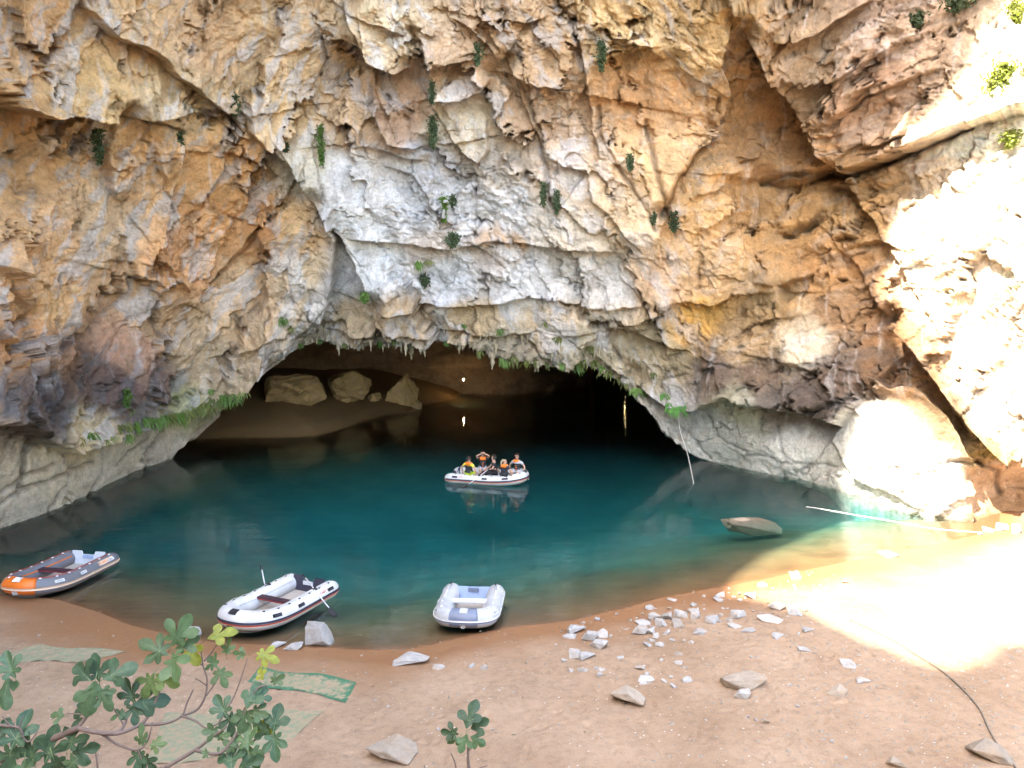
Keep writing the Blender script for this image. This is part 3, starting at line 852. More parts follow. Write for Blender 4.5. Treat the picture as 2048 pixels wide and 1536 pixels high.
# ------------------------------------------------------------------ inflatable boats
def pvc(name, c, rough=0.42):
    t = NT(name)
    p = t.pos(obj=True)
    n = t.noise(p, 3.0, 5); m = t.noise(p, 14.0, 4)
    col = t.mix(t.ramp(n, [(0.3, 0.0), (0.7, 1.0)]), tuple(v * 0.76 for v in c), c)
    # dried mud splashed on the lower half
    ge = t.n('ShaderNodeSeparateXYZ'); tc = t.n('ShaderNodeTexCoord'); t.l(tc.outputs['Object'], ge.inputs[0])
    low = t.math('SUBTRACT', t.math('ADD', 0.16, t.math('MULTIPLY', m, 0.18)), ge.outputs[2])
    col = t.mix(t.math('MULTIPLY', t.ramp(low, [(0.0, 0.0), (0.25, 1.0)]), 0.65), col, (0.30, 0.22, 0.15))
    b = t.bump(t.noise(p, 5.0, 3), 0.15, 0.02)
    return t.set(col, rough, b, 0.5)
M_WHITE = pvc('boat_white', (0.66, 0.65, 0.64))
M_LGREY = pvc('boat_pale_grey', (0.50, 0.51, 0.53))
M_DGREY = pvc('boat_dark_grey', (0.17, 0.17, 0.19))
M_ORANGE = pvc('boat_orange', (0.78, 0.17, 0.02))
M_SLATE = pvc('boat_slate_blue', (0.17, 0.20, 0.28))
M_NAVY = plain('navy_trim', (0.035, 0.035, 0.06), 0.5)
M_BLACK = plain('black_rubber', (0.02, 0.02, 0.022), 0.55)
M_RED = plain('red_trim', (0.55, 0.06, 0.03), 0.5)
M_PEACH = plain('peach_trim', (0.72, 0.50, 0.36), 0.5)
M_CUSH = plain('plum_seat', (0.045, 0.018, 0.028), 0.6)
M_CUSHE = plain('red_seat_edge', (0.22, 0.03, 0.035), 0.6)
M_ALU = plain('oar_alloy', (0.62, 0.62, 0.62), 0.35)
M_PLYW = plain('pale_board', (0.60, 0.62, 0.66), 0.5)
M_BLUEB = plain('light_blue_board', (0.33, 0.42, 0.62), 0.5)
M_FLOORB = plain('boat_floor', (0.42, 0.36, 0.30), 0.7, 0.25)
M_ROPE = plain('white_rope', (0.6, 0.58, 0.54), 0.8)
M_STRAP = plain('white_fitting', (0.75, 0.75, 0.75), 0.5)

class Boat:
    """U-shaped tube boat; x forward, z = 0 under the tubes"""
    def __init__(s, L, W, R, sheer=0.16, blunt=2.4, nose=0.95):
        s.L, s.W, s.R = L, W, R
        hw = W / 2 - R
        xs, xb = -L / 2, L / 2 - R
        xc = xb - nose
        pts = []
        n1, n2 = 34, 40
        for i in range(n1): pts.append((xs + (xc - xs) * i / n1, hw))
        for i in range(n2 + 1):
            a = math.pi / 2 - math.pi * i / n2
            ca, sa = math.cos(a), math.sin(a)
            e = 2.0 / blunt
            pts.append((xc + nose * abs(ca) ** e, hw * math.copysign(abs(sa) ** e, sa)))
        for i in range(n1 - 1, -1, -1): pts.append((xs + (xc - xs) * i / n1, -hw))
        s.c = [Vector((x, y, R + sheer * max(0, (x - 0.0) / (L / 2)) ** 2)) for x, y in pts]
        d = [0.0]
        for a, b in zip(s.c[:-1], s.c[1:]): d.append(d[-1] + (b - a).length)
        s.d = d; s.len = d[-1]
    def frame(s, t):
        t = min(max(t, 0.0), s.len)
        i = 0
        lo, hi = 0, len(s.d) - 2
        while lo < hi:
            m = (lo + hi + 1) // 2
            if s.d[m] <= t: lo = m
            else: hi = m - 1
        i = lo
        f = (t - s.d[i]) / max(s.d[i + 1] - s.d[i], 1e-6)
        c = s.c[i].lerp(s.c[i + 1], f)
        def tang(k):
            return (s.c[min(k + 1, len(s.c) - 1)] - s.c[max(k - 1, 0)]).normalized()
        T = tang(i).lerp(tang(i + 1), f).normalized()
        N = Vector((0, 0, 1)).cross(T).normalized()
        # outward: away from the boat's inside
        U = T.cross(N).normalized()
        if U.z < 0: U = -U
        e = min(t, s.len - t)
        r = s.R * (1.0 if e > 0.34 else math.sqrt(max(0.0, 1 - ((0.34 - e) / 0.34) ** 2.2)) * 0.86 + 0.14 * e / 0.34)
        return c, N, U, r
    def pt(s, t, th, off=0.0):
        c, N, U, r = s.frame(t)
        a = math.radians(th)
        return c + (N * math.cos(a) + U * math.sin(a)) * (r + off)
    def patch(s, t0, t1, a0, a1, off=0.008, nt=None, na=None):
        nt = nt or max(2, int((t1 - t0) / 0.12)); na = na or max(1, int(abs(a1 - a0) / 18))
        top, bot = [], []
        for i in range(nt + 1):
            for k in range(na + 1):
                t_ = t0 + (t1 - t0) * i / nt; a_ = a0 + (a1 - a0) * k / na
                top.append(s.pt(t_, a_, off)); bot.append(s.pt(t_, a_, -0.004))
        m = na + 1; N_ = len(top); f = []
        for i in range(nt):
            for k in range(na):
                q = (i * m + k, (i + 1) * m + k, (i + 1) * m + k + 1, i * m + k + 1)
                f.append(q)
        def wall(a, b): f.append((a, b, b + N_, a + N_))
        for i in range(nt):
            wall(i * m, (i + 1) * m); wall((i + 1) * m + na, i * m + na)
        for k in range(na):
            wall(k + 1, k); wall(nt * m + k, nt * m + k + 1)
        return top + bot, f
    def tube_mesh(s, seg=20, n=110):
        v, f = [], []
        for i in range(n + 1):
            t_ = s.len * i / n
            for k in range(seg):
                v.append(s.pt(t_, 360.0 * k / seg))
        for i in range(n):
            for k in range(seg):
                f.append((i * seg + k, (i + 1) * seg + k, (i + 1) * seg + (k + 1) % seg, i * seg + (k + 1) % seg))
        f.append(tuple(range(seg))); f.append(tuple(n * seg + k for k in range(seg))[::-1])
        return v, f
    def floor_mesh(s, z=0.10):
        n = len(s.c); v = []; f = []
        m = n // 2
        for i in range(m + 1):
            a, b = s.c[i], s.c[n - 1 - i]
            v.append(Vector((a.x, a.y, z))); v.append(Vector((b.x, b.y, z)))
        for i in range(m): f.append((2 * i, 2 * i + 1, 2 * i + 3, 2 * i + 2))
        o = len(v)
        v += [p - Vector((0, 0, 0.04)) for p in v]
        f += [tuple(k + o for k in q[::-1]) for q in f]
        return v, f

def oar(parent, a, b, blade=0.45, mats=None, name='oar'):
    """oar from grip a to blade tip b (boat coordinates)"""
    a, b = Vector(a), Vector(b)
    u = (b - a).normalized()
    L = (b - a).length
    sh = mesh_obj(name, *tube([a + u * 0.12, b - u * (blade * 0.8)], 0.017, 8), M_ALU, parent)
    gr = mesh_obj('grip', *tube([a, a + u * 0.15], 0.022, 8), M_BLACK, sh)
    side = u.cross(Vector((0, 0, 1))).normalized()
    n_ = side.cross(u)
    c0 = b - u * blade
    v = []
    for k, (d, w) in enumerate(((0, 0.02), (0.12, 0.06), (0.3, 0.085), (blade - 0.03, 0.08), (blade, 0.05))):
        for sg in (-1, 1):
            for h in (-0.006, 0.006):
                v.append(c0 + u * d + side * (sg * w) + n_ * h)
    f = [(0, 1, 3, 2), (16, 18, 19, 17)]
    for i in range(4):
        o = 4 * i
        f += [(o, o + 4, o + 5, o + 1), (o + 2, o + 3, o + 7, o + 6), (o + 1, o + 5, o + 7, o + 3), (o, o + 2, o + 6, o + 4)]
    mesh_obj('blade', v, f, M_BLACK, sh, smooth=False)
    return sh

# stroke letters, 4 x 6 grid
GL = {'E': [((0, 0), (0, 6)), ((0, 6), (3.5, 6)), ((0, 3), (3, 3)), ((0, 0), (3.5, 0))], 'Z': [((0, 6), (4, 6)), ((4, 6), (0, 0)), ((0, 0), (4, 0))], 'F': [((0, 0), (0, 6)), ((0, 6), (3.5, 6)), ((0, 3), (3, 3))],
      '2': [((0, 5), (1, 6)), ((1, 6), (3, 6)), ((3, 6), (4, 5)), ((4, 5), (4, 4)), ((4, 4), (0, 0)), ((0, 0), (4, 0))],
      'a': [((0, 0), (3.2, 4)), ((3.2, 4), (3.6, 0)), ((0.8, 1.6), (3.4, 1.6))], 'o': [((0.5, 0), (0, 3)), ((0, 3), (2, 4.4)), ((2, 4.4), (3.6, 2.6)), ((3.6, 2.6), (2.6, 0)), ((2.6, 0), (0.5, 0))], 'l': [((1, 0), (1.8, 6))], 'i': [((1, 0), (1.5, 4))], 'r': [((0.5, 0), (1.2, 4)), ((1, 2.5), (3, 4.2))]}
def lettering(fn, word, h, w, lw):
    """thin raised strokes; fn(u, v) maps letter space (metres) onto the surface"""
    v, f = [], []
    x = 0.0
    for ch in word:
        for (ax, ay), (bx, by) in GL.get(ch, GL['o']):
            p = Vector((x + ax / 4 * w, ay / 6 * h)); q = Vector((x + bx / 4 * w, by / 6 * h))
            d = (q - p)
            if d.length < 1e-6: continue
            n = Vector((-d.y, d.x)).normalized() * lw / 2
            o = len(v)
            for pp in (p + n, q + n, q - n, p - n): v.append(fn(pp.x, pp.y))
            f.append((o, o + 1, o + 2, o + 3))
        x += w * 1.35
    return v, f

def make_boat(L, W, R, style, loc, heading, roll=0.0, pitch=0.0, label='', oars=(), sheer=0.16, blunt=2.4, nose=0.95, seat=True, seatx=0.1):
    root = empty('inflatable_boat', loc, (roll, pitch, heading))
    tag(root, label, 'boat', 'inflatable boats on the lake')
    B = Boat(L, W, R, sheer, blunt, nose)
    mid = B.len / 2
    hull = mesh_obj('tube', *B.tube_mesh(), style['hull'], root)
    outer = 1 if B.frame(0.3)[1].y > 0 else -1
    A = (lambda a: a) if outer > 0 else (lambda a: 180 - a)
    if style.get('bow'):
        h = style['bowlen']
        mesh_obj('bow_panel', *B.patch(mid - h, mid + h, A(-75), A(150), 0.004, 14, 14), style['bow'], hull)
    for a0, a1, m, off in style['bands']:
        mesh_obj('rub_strake', *B.patch(0.10, B.len - 0.10, A(a0), A(a1), off, 96, 2), m, hull)
    mesh_obj('floor', *B.floor_mesh(), style['floor'], root, smooth=False)
    hw = W / 2 - R
    xt = -L / 2 + 0.42
    # transom between the tubes with a notch for an outboard
    z0, z1, zn = 0.06, R * style.get('th', 2.15), R * style.get('tn', 1.7)
    yy = hw - R * 0.55
    pr = [(-yy, z0), (yy, z0), (yy, z1), (yy * 0.42, z1), (yy * 0.36, zn), (-yy * 0.36, zn), (-yy * 0.42, z1), (-yy, z1)]
    v = [Vector((xt - 0.018 - 0.05 * (z / z1), y, z)) for y, z in pr] + [Vector((xt + 0.018 - 0.05 * (z / z1), y, z)) for y, z in pr]
    n = len(pr)
    f = [(0, 1, 4, 5), (1, 2, 3, 4), (0, 5, 6, 7), (8, 13, 12, 9), (9, 12, 11, 10), (8, 15, 14, 13)] + [(k, k + n, (k + 1) % n + n, (k + 1) % n) for k in range(n)]
    tr = mesh_obj('transom', v, f, style['transom'], root, smooth=False)
    mesh_obj('motor_plate', *box((xt + 0.005, 0.0, R * 1.45), (0.03, yy * 0.62, R * 0.45)), style['plate'], tr, smooth=False)
    if seat:
        st = mesh_obj('bench_seat', *box((seatx, 0, R * 1.62), (0.24, 2 * hw - R * 0.6, 0.05)), style['seat'], root, smooth=False)
        bevel_obj(st, 0.012)
        for sx in (-0.124, 0.124):
            mesh_obj('seat_edge', *box((seatx + sx, 0, R * 1.62 - 0.008), (0.012, 2 * hw - R * 0.62, 0.036)), style['seat_edge'], st, smooth=False)
    # grab-line pads along the tube and the line through them
    ts = [0.45 + k * 0.42 for k in range(int((B.len - 0.9) / 0.42) + 1)]
    for k, t_ in enumerate(ts):
        if abs(t_ - mid) < 0.28: continue
        p = B.pt(t_, A(78), 0.0)
        c, N, U, r = B.frame(t_)
        mesh_obj('line_pad', *ball(p, 0.04, (1, 1, 0.55), 8, 4), style['pad'], hull)
    line = [B.pt(t_ + dt, A(78), 0.028 if dt == 0 else 0.012) for t_ in ts if abs(t_ - mid) > 0.28 and t_ < mid for dt in (0, 0.14, 0.28)]
    line2 = [B.pt(t_ + dt, A(78), 0.028 if dt == 0 else 0.012) for t_ in ts if abs(t_ - mid) > 0.28 and t_ > mid for dt in (0, 0.14, 0.28) if t_ + dt < B.len - 0.1]
    mesh_obj('grab_line', *tube(line, 0.008, 5), style['line'], hull)
    mesh_obj('grab_line', *tube(line2, 0.008, 5), style['line'], hull)
    # carry handles on the outside
    for t_ in (0.55, B.len * 0.25, B.len * 0.37, B.len * 0.63, B.len * 0.75, B.len - 0.55):
        hb = mesh_obj('carry_handle', *B.patch(t_ - 0.12, t_ + 0.12, A(22), A(42), 0.012, 4, 2), style['handle'], hull)
        mesh_obj('strap', *B.patch(t_ - 0.08, t_ + 0.08, A(28), A(36), 0.026, 3, 1), style['strap'], hb)
    # bow fittings
    mesh_obj('bow_handle', *B.patch(mid - 0.10, mid + 0.10, A(48), A(92), 0.014, 4, 4), style['bowfit'], hull)
    rg = mesh_obj('tow_patch', *B.patch(mid - 0.07, mid + 0.07, A(-44), A(-16), 0.014, 3, 2), style['bowfit'], hull)
    c = B.pt(mid, A(-30), 0.04)
    ringp = [c + Vector((0.0, 0.035 * math.cos(a), 0.035 * math.sin(a))) for a in [i * math.pi / 6 for i in range(13)]]
    mesh_obj('tow_ring', *tube(ringp, 0.007, 5, False), M_ALU, rg)
    # seam line on the inside of the tubes
    for t0, t1 in ((0.5, mid - 0.9), (mid + 0.9, B.len - 0.5)):
        mesh_obj('inner_trim', *B.patch(t0, t1, A(142), A(150), 0.005, 24, 1), style['inner'], hull)
    # lettering on the outside near the stern
    for t0, sg in ((0.75, 1), (B.len - 0.75, -1)):
        word = 'laoriro'
        wdt = 0.055
        tot = wdt * 1.35 * len(word)
        def fn(u, v_, t0=t0, sg=sg, tot=tot):
            return B.pt(t0 + sg * (tot / 2 - u) * -1 * outer * -1, A(30 + v_ / B.R * 57), 0.006)
        if style.get('letter'):
            if style.get('letter_bg'):
                mesh_obj('name_panel', *B.patch(t0 - tot * 0.62, t0 + tot * 0.62, A(20), A(54), 0.003, 6, 3), style['letter_bg'], hull)
            mesh_obj('lettering', *lettering(fn, word, 0.075, wdt, 0.014), style['letter'], hull, smooth=False)['kind'] = 'stuff'
    if style.get('mark'):
        def fm(u, v_): return Vector((xt + 0.02 - 0.05 * (R * 1.6 + v_) / z1 + 0.006, yy * 0.42 + u, R * 1.22 + v_))
        mesh_obj('stencil_mark', *lettering(fm, style['mark'], 0.10, 0.06, 0.016), M_NAVY, tr, smooth=False)['kind'] = 'stuff'
    for (a, b, lock) in oars:
        o_ = oar(root, a, b)
        if lock:
            lk = mesh_obj('oarlock', *join(ball((lock[0], lock[1], lock[2] - 0.02), 0.075, (1, 1, 0.6)), tube([(lock[0], lock[1], lock[2]), (lock[0], lock[1], lock[2] + 0.06)], 0.025, 8)), M_BLACK, root)
    return root, B

def boat_pose(bow_px, stern_px, z=0.0, turn=0.0, L=None):
    """centre, heading and length from the bow and stern points at the waterline"""
    a = onz(*bow_px, z); b = onz(*stern_px, z)
    h = math.atan2(a[1] - b[1], a[0] - b[0]) + turn
    c = (a + b) / 2
    if L: c = a - np.array([math.cos(h), math.sin(h), 0]) * (L / 2 - 0.12)
    return c, h, math.hypot(a[1] - b[1], a[0] - b[0])

STY_WHITE = dict(hull=M_WHITE, bands=[(-3, 9, M_NAVY, 0.016), (-12, -6, M_RED, 0.012), (-18, -13, M_PEACH, 0.010)], floor=M_FLOORB, transom=M_NAVY, plate=M_PLYW, seat=M_CUSH, seat_edge=M_CUSHE, pad=M_BLACK, line=M_ROPE, handle=M_BLACK, strap=M_NAVY, bowfit=M_BLACK, inner=M_LGREY, letter=M_RED)
STY_GREY = dict(hull=M_DGREY, bow=M_ORANGE, bowlen=0.42, bands=[(-10, 6, M_PEACH, 0.018)], floor=M_FLOORB, transom=M_PLYW, plate=M_BLUEB, seat=M_CUSH, seat_edge=M_CUSHE, pad=M_STRAP, line=M_RED, handle=M_STRAP, strap=M_LGREY, bowfit=M_STRAP, inner=M_ORANGE, letter=M_ORANGE, letter_bg=M_PEACH)
STY_SMALL = dict(hull=M_LGREY, bow=M_SLATE, bowlen=0.31, bands=[(-3, 6, M_STRAP, 0.018), (-14, -5, M_SLATE, 0.012)], floor=M_FLOORB, transom=M_BLUEB, plate=M_SLATE, seat=M_STRAP, seat_edge=M_LGREY, pad=M_STRAP, line=M_ROPE, handle=M_STRAP, strap=M_LGREY, bowfit=M_LGREY, inner=M_LGREY, mark='F2', th=1.78, tn=1.74)

bl, hd, ln = boat_pose((36, 1203), (172, 1145), 0, 0.16, 3.3)
boatA, _ = make_boat(3.3, 1.85, 0.235, STY_GREY, (bl[0], bl[1], -0.03), hd, pitch=-0.03, label='dark grey inflatable boat with orange bow beached at the left shore', sheer=0.2)
bl, hd, ln = boat_pose((466, 1275), (612, 1198), 0, 0.08, 3.5)
boatB, _ = make_boat(3.5, 1.82, 0.245, STY_WHITE, (bl[0], bl[1], -0.02), hd, pitch=-0.035, label='white inflatable boat with plum bench seat and two oars at the shore', sheer=0.2,
                     oars=[((-0.98, 0.10, 0.74), (-0.40, 1.62, 0.0), (-0.76, 0.68, 0.50)), ((-0.80, -1.22, 0.86), (-0.25, -0.55, 0.30), (-0.5, -0.70, 0.50))])
bl, hd, ln = boat_pose((932, 1252), (946, 1206))
boatC, _ = make_boat(2.55, 1.72, 0.24, STY_SMALL, (bl[0], bl[1], 0.0), hd, pitch=-0.04, label='small pale grey inflatable dinghy with slate blue bow facing the beach', sheer=0.12, blunt=3.0, nose=0.62, seatx=0.05,
                     oars=[((-0.85, 0.62, 0.56), (0.35, 0.70, 0.40), None), ((-0.85, -0.62, 0.56), (0.35, -0.70, 0.40), None)])
bl, hd, ln = boat_pose((1050, 966), (905, 956))
boatD, BD = make_boat(3.75, 1.7, 0.23, STY_WHITE, (bl[0], bl[1], -0.07), hd, label='white inflatable boat carrying five people out on the lake', sheer=0.22, seatx=-0.25,
                      oars=[((0.12, -0.12, 0.68), (-0.75, -1.40, 0.0), (-0.22, -0.66, 0.46))])
bd_m = Matrix.Translation((bl[0], bl[1], -0.07)) @ Matrix.Rotation(hd, 4, 'Z')

# ------------------------------------------------------------------ people in the far boat
def skin_mesh(name, nodes, edges, sub=2):
    """one continuous skin grown over a joint graph: nodes = {key: (pos, radius)}"""
    keys = list(nodes)
    me = bpy.data.meshes.new(name)
    me.from_pydata([tuple(nodes[k][0]) for k in keys], [(keys.index(a), keys.index(b)) for a, b in edges], [])
    o = bpy.data.objects.new(name, me)
    COL.objects.link(o)
    sk = o.modifiers.new('skin', 'SKIN')
    sk.use_smooth_shade = True
    for i, k in enumerate(keys):
        r = nodes[k][1]
        r = r if isinstance(r, tuple) else (r, r)
        me.skin_vertices[0].data[i].radius = r
        me.skin_vertices[0].data[i].use_root = (i == 0)
    ss = o.modifiers.new('sub', 'SUBSURF'); ss.levels = sub; ss.render_levels = sub
    dg = bpy.context.evaluated_depsgraph_get()
    em = bpy.data.meshes.new_from_object(o.evaluated_get(dg))
    em.name = name
    o.modifiers.clear(); o.data = em
    em.polygons.foreach_set('use_smooth', [True] * len(em.polygons))
    return o

M_SKIN = plain('skin', (0.52, 0.30, 0.21), 0.55, 0.06)
M_VESTO = plain('vest_orange', (0.85, 0.20, 0.02), 0.7)
M_VESTB = plain('vest_black', (0.025, 0.025, 0.03), 0.75)
M_YEL = plain('yellow_cloth', (0.75, 0.62, 0.06), 0.85)
M_LIME = plain('lime_cloth', (0.52, 0.62, 0.05), 0.85)
M_GREYC = plain('grey_cloth', (0.42, 0.43, 0.46), 0.85)
M_BLKC = plain('black_cloth', (0.03, 0.03, 0.035), 0.85)
M_HAIRD = plain('dark_hair', (0.035, 0.022, 0.015), 0.6)
M_HAIRL = plain('blond_hair', (0.40, 0.32, 0.20), 0.6)
M_EYE = plain('eye_dark', (0.03, 0.02, 0.02), 0.3)

def person(pos, face, label, hands, top, legs, hair, vest=True, lean=0.0, head_yaw=0.0, head_pitch=0.0, foot=(0.42, -0.30), knee=(0.40, 0.06), ponytail=False, long=False):
    """seated figure; pos = seat point in the far boat, face = heading in the boat; hands = ((x, y, z), (x, y, z)) right and left in body space (x forward)"""
    m = bd_m @ Matrix.Translation(pos) @ Matrix.Rotation(face, 4, 'Z')
    loc, rot, _ = m.decompose()
    root = empty('person', loc, rot.to_euler())
    tag(root, label, 'person', 'people in the far boat')
    N = {}
    ls = math.sin(lean)
    def tp(z, x=0.0, y=0.0): return Vector((x + ls * z, y, z * math.cos(lean)))
    N['pelvis'] = (tp(0.09), 0.125); N['waist'] = (tp(0.25), 0.108); N['chest'] = (tp(0.42), 0.125); N['collar'] = (tp(0.53), 0.085)
    N['neck'] = (tp(0.60), (0.055, 0.055))
    hy = Matrix.Rotation(head_yaw, 3, 'Z') @ Matrix.Rotation(head_pitch, 3, 'Y')
    hb = N['neck'][0]
    def hp(x, y, z): return hb + hy @ Vector((x, y, z))
    N['jaw'] = (hp(0.03, 0, 0.075), (0.066, 0.07)); N['brow'] = (hp(0.015, 0, 0.16), (0.078, 0.088)); N['crown'] = (hp(0.0, 0, 0.215), (0.06, 0.068))
    N['nose'] = (hp(0.115, 0, 0.115), (0.012, 0.014))
    E = [('pelvis', 'waist'), ('waist', 'chest'), ('chest', 'collar'), ('collar', 'neck'), ('neck', 'jaw'), ('jaw', 'brow'), ('brow', 'crown'), ('jaw', 'nose')]
    for sg, tagk, hand in ((-1, 'r', hands[0]), (1, 'l', hands[1])):
        N['ear' + tagk] = (hp(0.0, sg * 0.092, 0.12), 0.014); E.append(('brow', 'ear' + tagk))
        sh = tp(0.50, 0, sg * 0.175); hd_ = Vector(hand)
        d = hd_ - sh
        D = min(d.length, 0.52)
        hd_ = sh + d.normalized() * D
        # elbow by two equal bones, dropping down and out
        h = math.sqrt(max(0.0, 0.27 ** 2 - (D / 2) ** 2))
        ax = d.normalized()
        pole = Vector((-0.25, sg * 0.9, -0.6)); pole = (pole - ax * pole.dot(ax)).normalized()
        el = sh + ax * (D / 2) + pole * h
        N['sh' + tagk] = (sh, 0.062); N['el' + tagk] = (el, 0.042); N['wr' + tagk] = (hd_, 0.028)
        fw = (hd_ - el).normalized()
        pm = hd_ + fw * 0.07
        N['pm' + tagk] = (pm, (0.040, 0.022))
        E += [('collar', 'sh' + tagk), ('sh' + tagk, 'el' + tagk), ('el' + tagk, 'wr' + tagk), ('wr' + tagk, 'pm' + tagk)]
        lat = fw.cross(Vector((0, 0, 1)))
        lat = lat.normalized() if lat.length > 0.1 else Vector((0, 1, 0))
        nn = lat.cross(fw)
        for i, (o_, ln_) in enumerate(((-0.03, 0.065), (-0.01, 0.078), (0.01, 0.074), (0.03, 0.058))):
            a = pm + fw * 0.03 + lat * o_
            N['f%d%s' % (i, tagk)] = (a + fw * ln_ * 0.5, 0.0085); N['g%d%s' % (i, tagk)] = (a + fw * ln_ * 0.85 - nn * ln_ * 0.4, 0.007)
            E += [('pm' + tagk, 'f%d%s' % (i, tagk)), ('f%d%s' % (i, tagk), 'g%d%s' % (i, tagk))]
        N['th' + tagk] = (hd_ + fw * 0.05 + lat * 0.055, 0.01); E.append(('wr' + tagk, 'th' + tagk))
        hip = Vector((0.02, sg * 0.095, 0.07)); kn = Vector((knee[0], sg * 0.13, knee[1])); an = Vector((foot[0], sg * 0.11, foot[1]))
        N['hip' + tagk] = (hip, 0.09); N['kn' + tagk] = (kn, 0.058); N['an' + tagk] = (an, 0.036); N['toe' + tagk] = (an + Vector((0.17, 0, -0.035)), (0.034, 0.022))
        E += [('pelvis', 'hip' + tagk), ('hip' + tagk, 'kn' + tagk), ('kn' + tagk, 'an' + tagk), ('an' + tagk, 'toe' + tagk)]
    body = skin_mesh('body', N, E, 2); body.data.materials.append(M_SKIN); body.parent = root
    def grown(nm, keys, es, add, mat, sub=2):
        o = skin_mesh(nm, {k: (N[k][0], tuple(r + add for r in (N[k][1] if isinstance(N[k][1], tuple) else (N[k][1], N[k][1])))) for k in keys}, es, sub)
        o.data.materials.append(mat); o.parent = root
        return o
    # shirt with short sleeves
    NS = dict(N)
    for k in 'rl':
        N['sl' + k] = (N['sh' + k][0].lerp(N['el' + k][0], 0.6), 0.054)
    grown('shirt', ['waist', 'pelvis', 'chest', 'collar', 'shr', 'shl', 'slr', 'sll'], [('waist', 'pelvis'), ('waist', 'chest'), ('chest', 'collar'), ('collar', 'shr'), ('collar', 'shl'), ('shr', 'slr'), ('shl', 'sll')], 0.016, top)
    for k in 'rl':
        N['th_' + k] = (N['hip' + k][0].lerp(N['kn' + k][0], 0.8), 0.068)
    grown('shorts', ['pelvis', 'hipr', 'hipl', 'th_r', 'th_l'], [('pelvis', 'hipr'), ('pelvis', 'hipl'), ('hipr', 'th_r'), ('hipl', 'th_l')], 0.02, legs)
    if long:
        grown('trousers', ['pelvis', 'hipr', 'hipl', 'knr', 'knl', 'anr', 'anl'], [('pelvis', 'hipr'), ('pelvis', 'hipl'), ('hipr', 'knr'), ('hipl', 'knl'), ('knr', 'anr'), ('knl', 'anl')], 0.018, legs)
    if vest:
        N['v1'] = (tp(0.16), 0.125); N['v2'] = (tp(0.30), 0.122); N['v3'] = (tp(0.38), 0.135); N['v4'] = (tp(0.43), 0.138); N['v5'] = (tp(0.555), 0.105)
        lv = grown('life_vest', ['v2', 'v1', 'v3'], [('v2', 'v1'), ('v2', 'v3')], 0.035, M_VESTB)
        N['vsr'] = (tp(0.53, 0, -0.13), 0.062); N['vsl'] = (tp(0.53, 0, 0.13), 0.062)
        uv = grown('vest_yoke', ['v4', 'v5', 'vsr', 'vsl'], [('v4', 'v5'), ('v5', 'vsr'), ('v5', 'vsl')], 0.03, M_VESTO)
        uv.parent = lv
        for z in (0.17, 0.26, 0.35):
            mesh_obj('buckle', *box(tp(z, 0.172), (0.02, 0.05, 0.03)), M_VESTO, lv, smooth=False)
    # hair cap, eyes, mouth
    hv = dict()
    hv['a'] = (hp(-0.012, 0, 0.165), (0.087, 0.092)); hv['b'] = (hp(-0.012, 0, 0.225), (0.07, 0.076)); hv['c'] = (hp(-0.045, 0, 0.10), (0.055, 0.07))
    he = [('a', 'b'), ('a', 'c')]
    if ponytail:
        hv['d'] = (hp(-0.115, 0, 0.15), 0.035); hv['e'] = (hp(-0.15, 0, 0.06), 0.04); hv['f'] = (hp(-0.13, 0, -0.08), 0.02)
        he += [('a', 'd'), ('d', 'e'), ('e', 'f')]
    ho = skin_mesh('hair', hv, he, 2); ho.data.materials.append(hair); ho.parent = root
    for sg in (-1, 1):
        mesh_obj('eye', *ball(hp(0.088, sg * 0.033, 0.135), 0.011), M_EYE, root)
    mesh_obj('mouth', *box(hp(0.092, 0, 0.062), (0.012, 0.045, 0.009)), M_RED, root, smooth=False)
    return root

# boat space: +x bow (right in the photo), -y nearest the viewer
person((-0.72, -0.60, 0.42), math.radians(72), 'person in yellow shirt and orange vest sitting with back to us at stern', ((0.02, -0.36, 0.06), (0.02, 0.36, 0.06)), M_YEL, M_LIME, M_HAIRD, head_yaw=0.5)
person((-0.42, 0.52, 0.42), math.radians(-70), 'person in orange vest with both hands raised before the face', ((0.20, -0.06, 0.80), (0.20, 0.06, 0.80)), M_BLKC, M_GREYC, M_HAIRD, foot=(0.44, -0.30))
person((0.30, 0.10, 0.40), math.radians(195), 'person all in black rowing with one oar in the boat middle', ((0.42, -0.05, 0.20), (0.30, 0.16, 0.22)), M_BLKC, M_BLKC, M_HAIRD, vest=False, lean=0.12, head_yaw=-0.2, long=True)
person((0.92, -0.60, 0.42), math.radians(78), 'person with blond ponytail and orange vest, back turned to us', ((0.03, -0.34, 0.06), (0.16, 0.22, 0.12)), M_BLKC, M_BLKC, M_HAIRL, head_yaw=-0.9, ponytail=True)
person((1.30, 0.22, 0.48), math.radians(-95), 'person in grey shirt and open orange vest sitting at the bow facing us', ((0.02, -0.32, 0.05), (0.10, 0.34, 0.04)), M_GREYC, M_GREYC, M_HAIRD, lean=0.08)
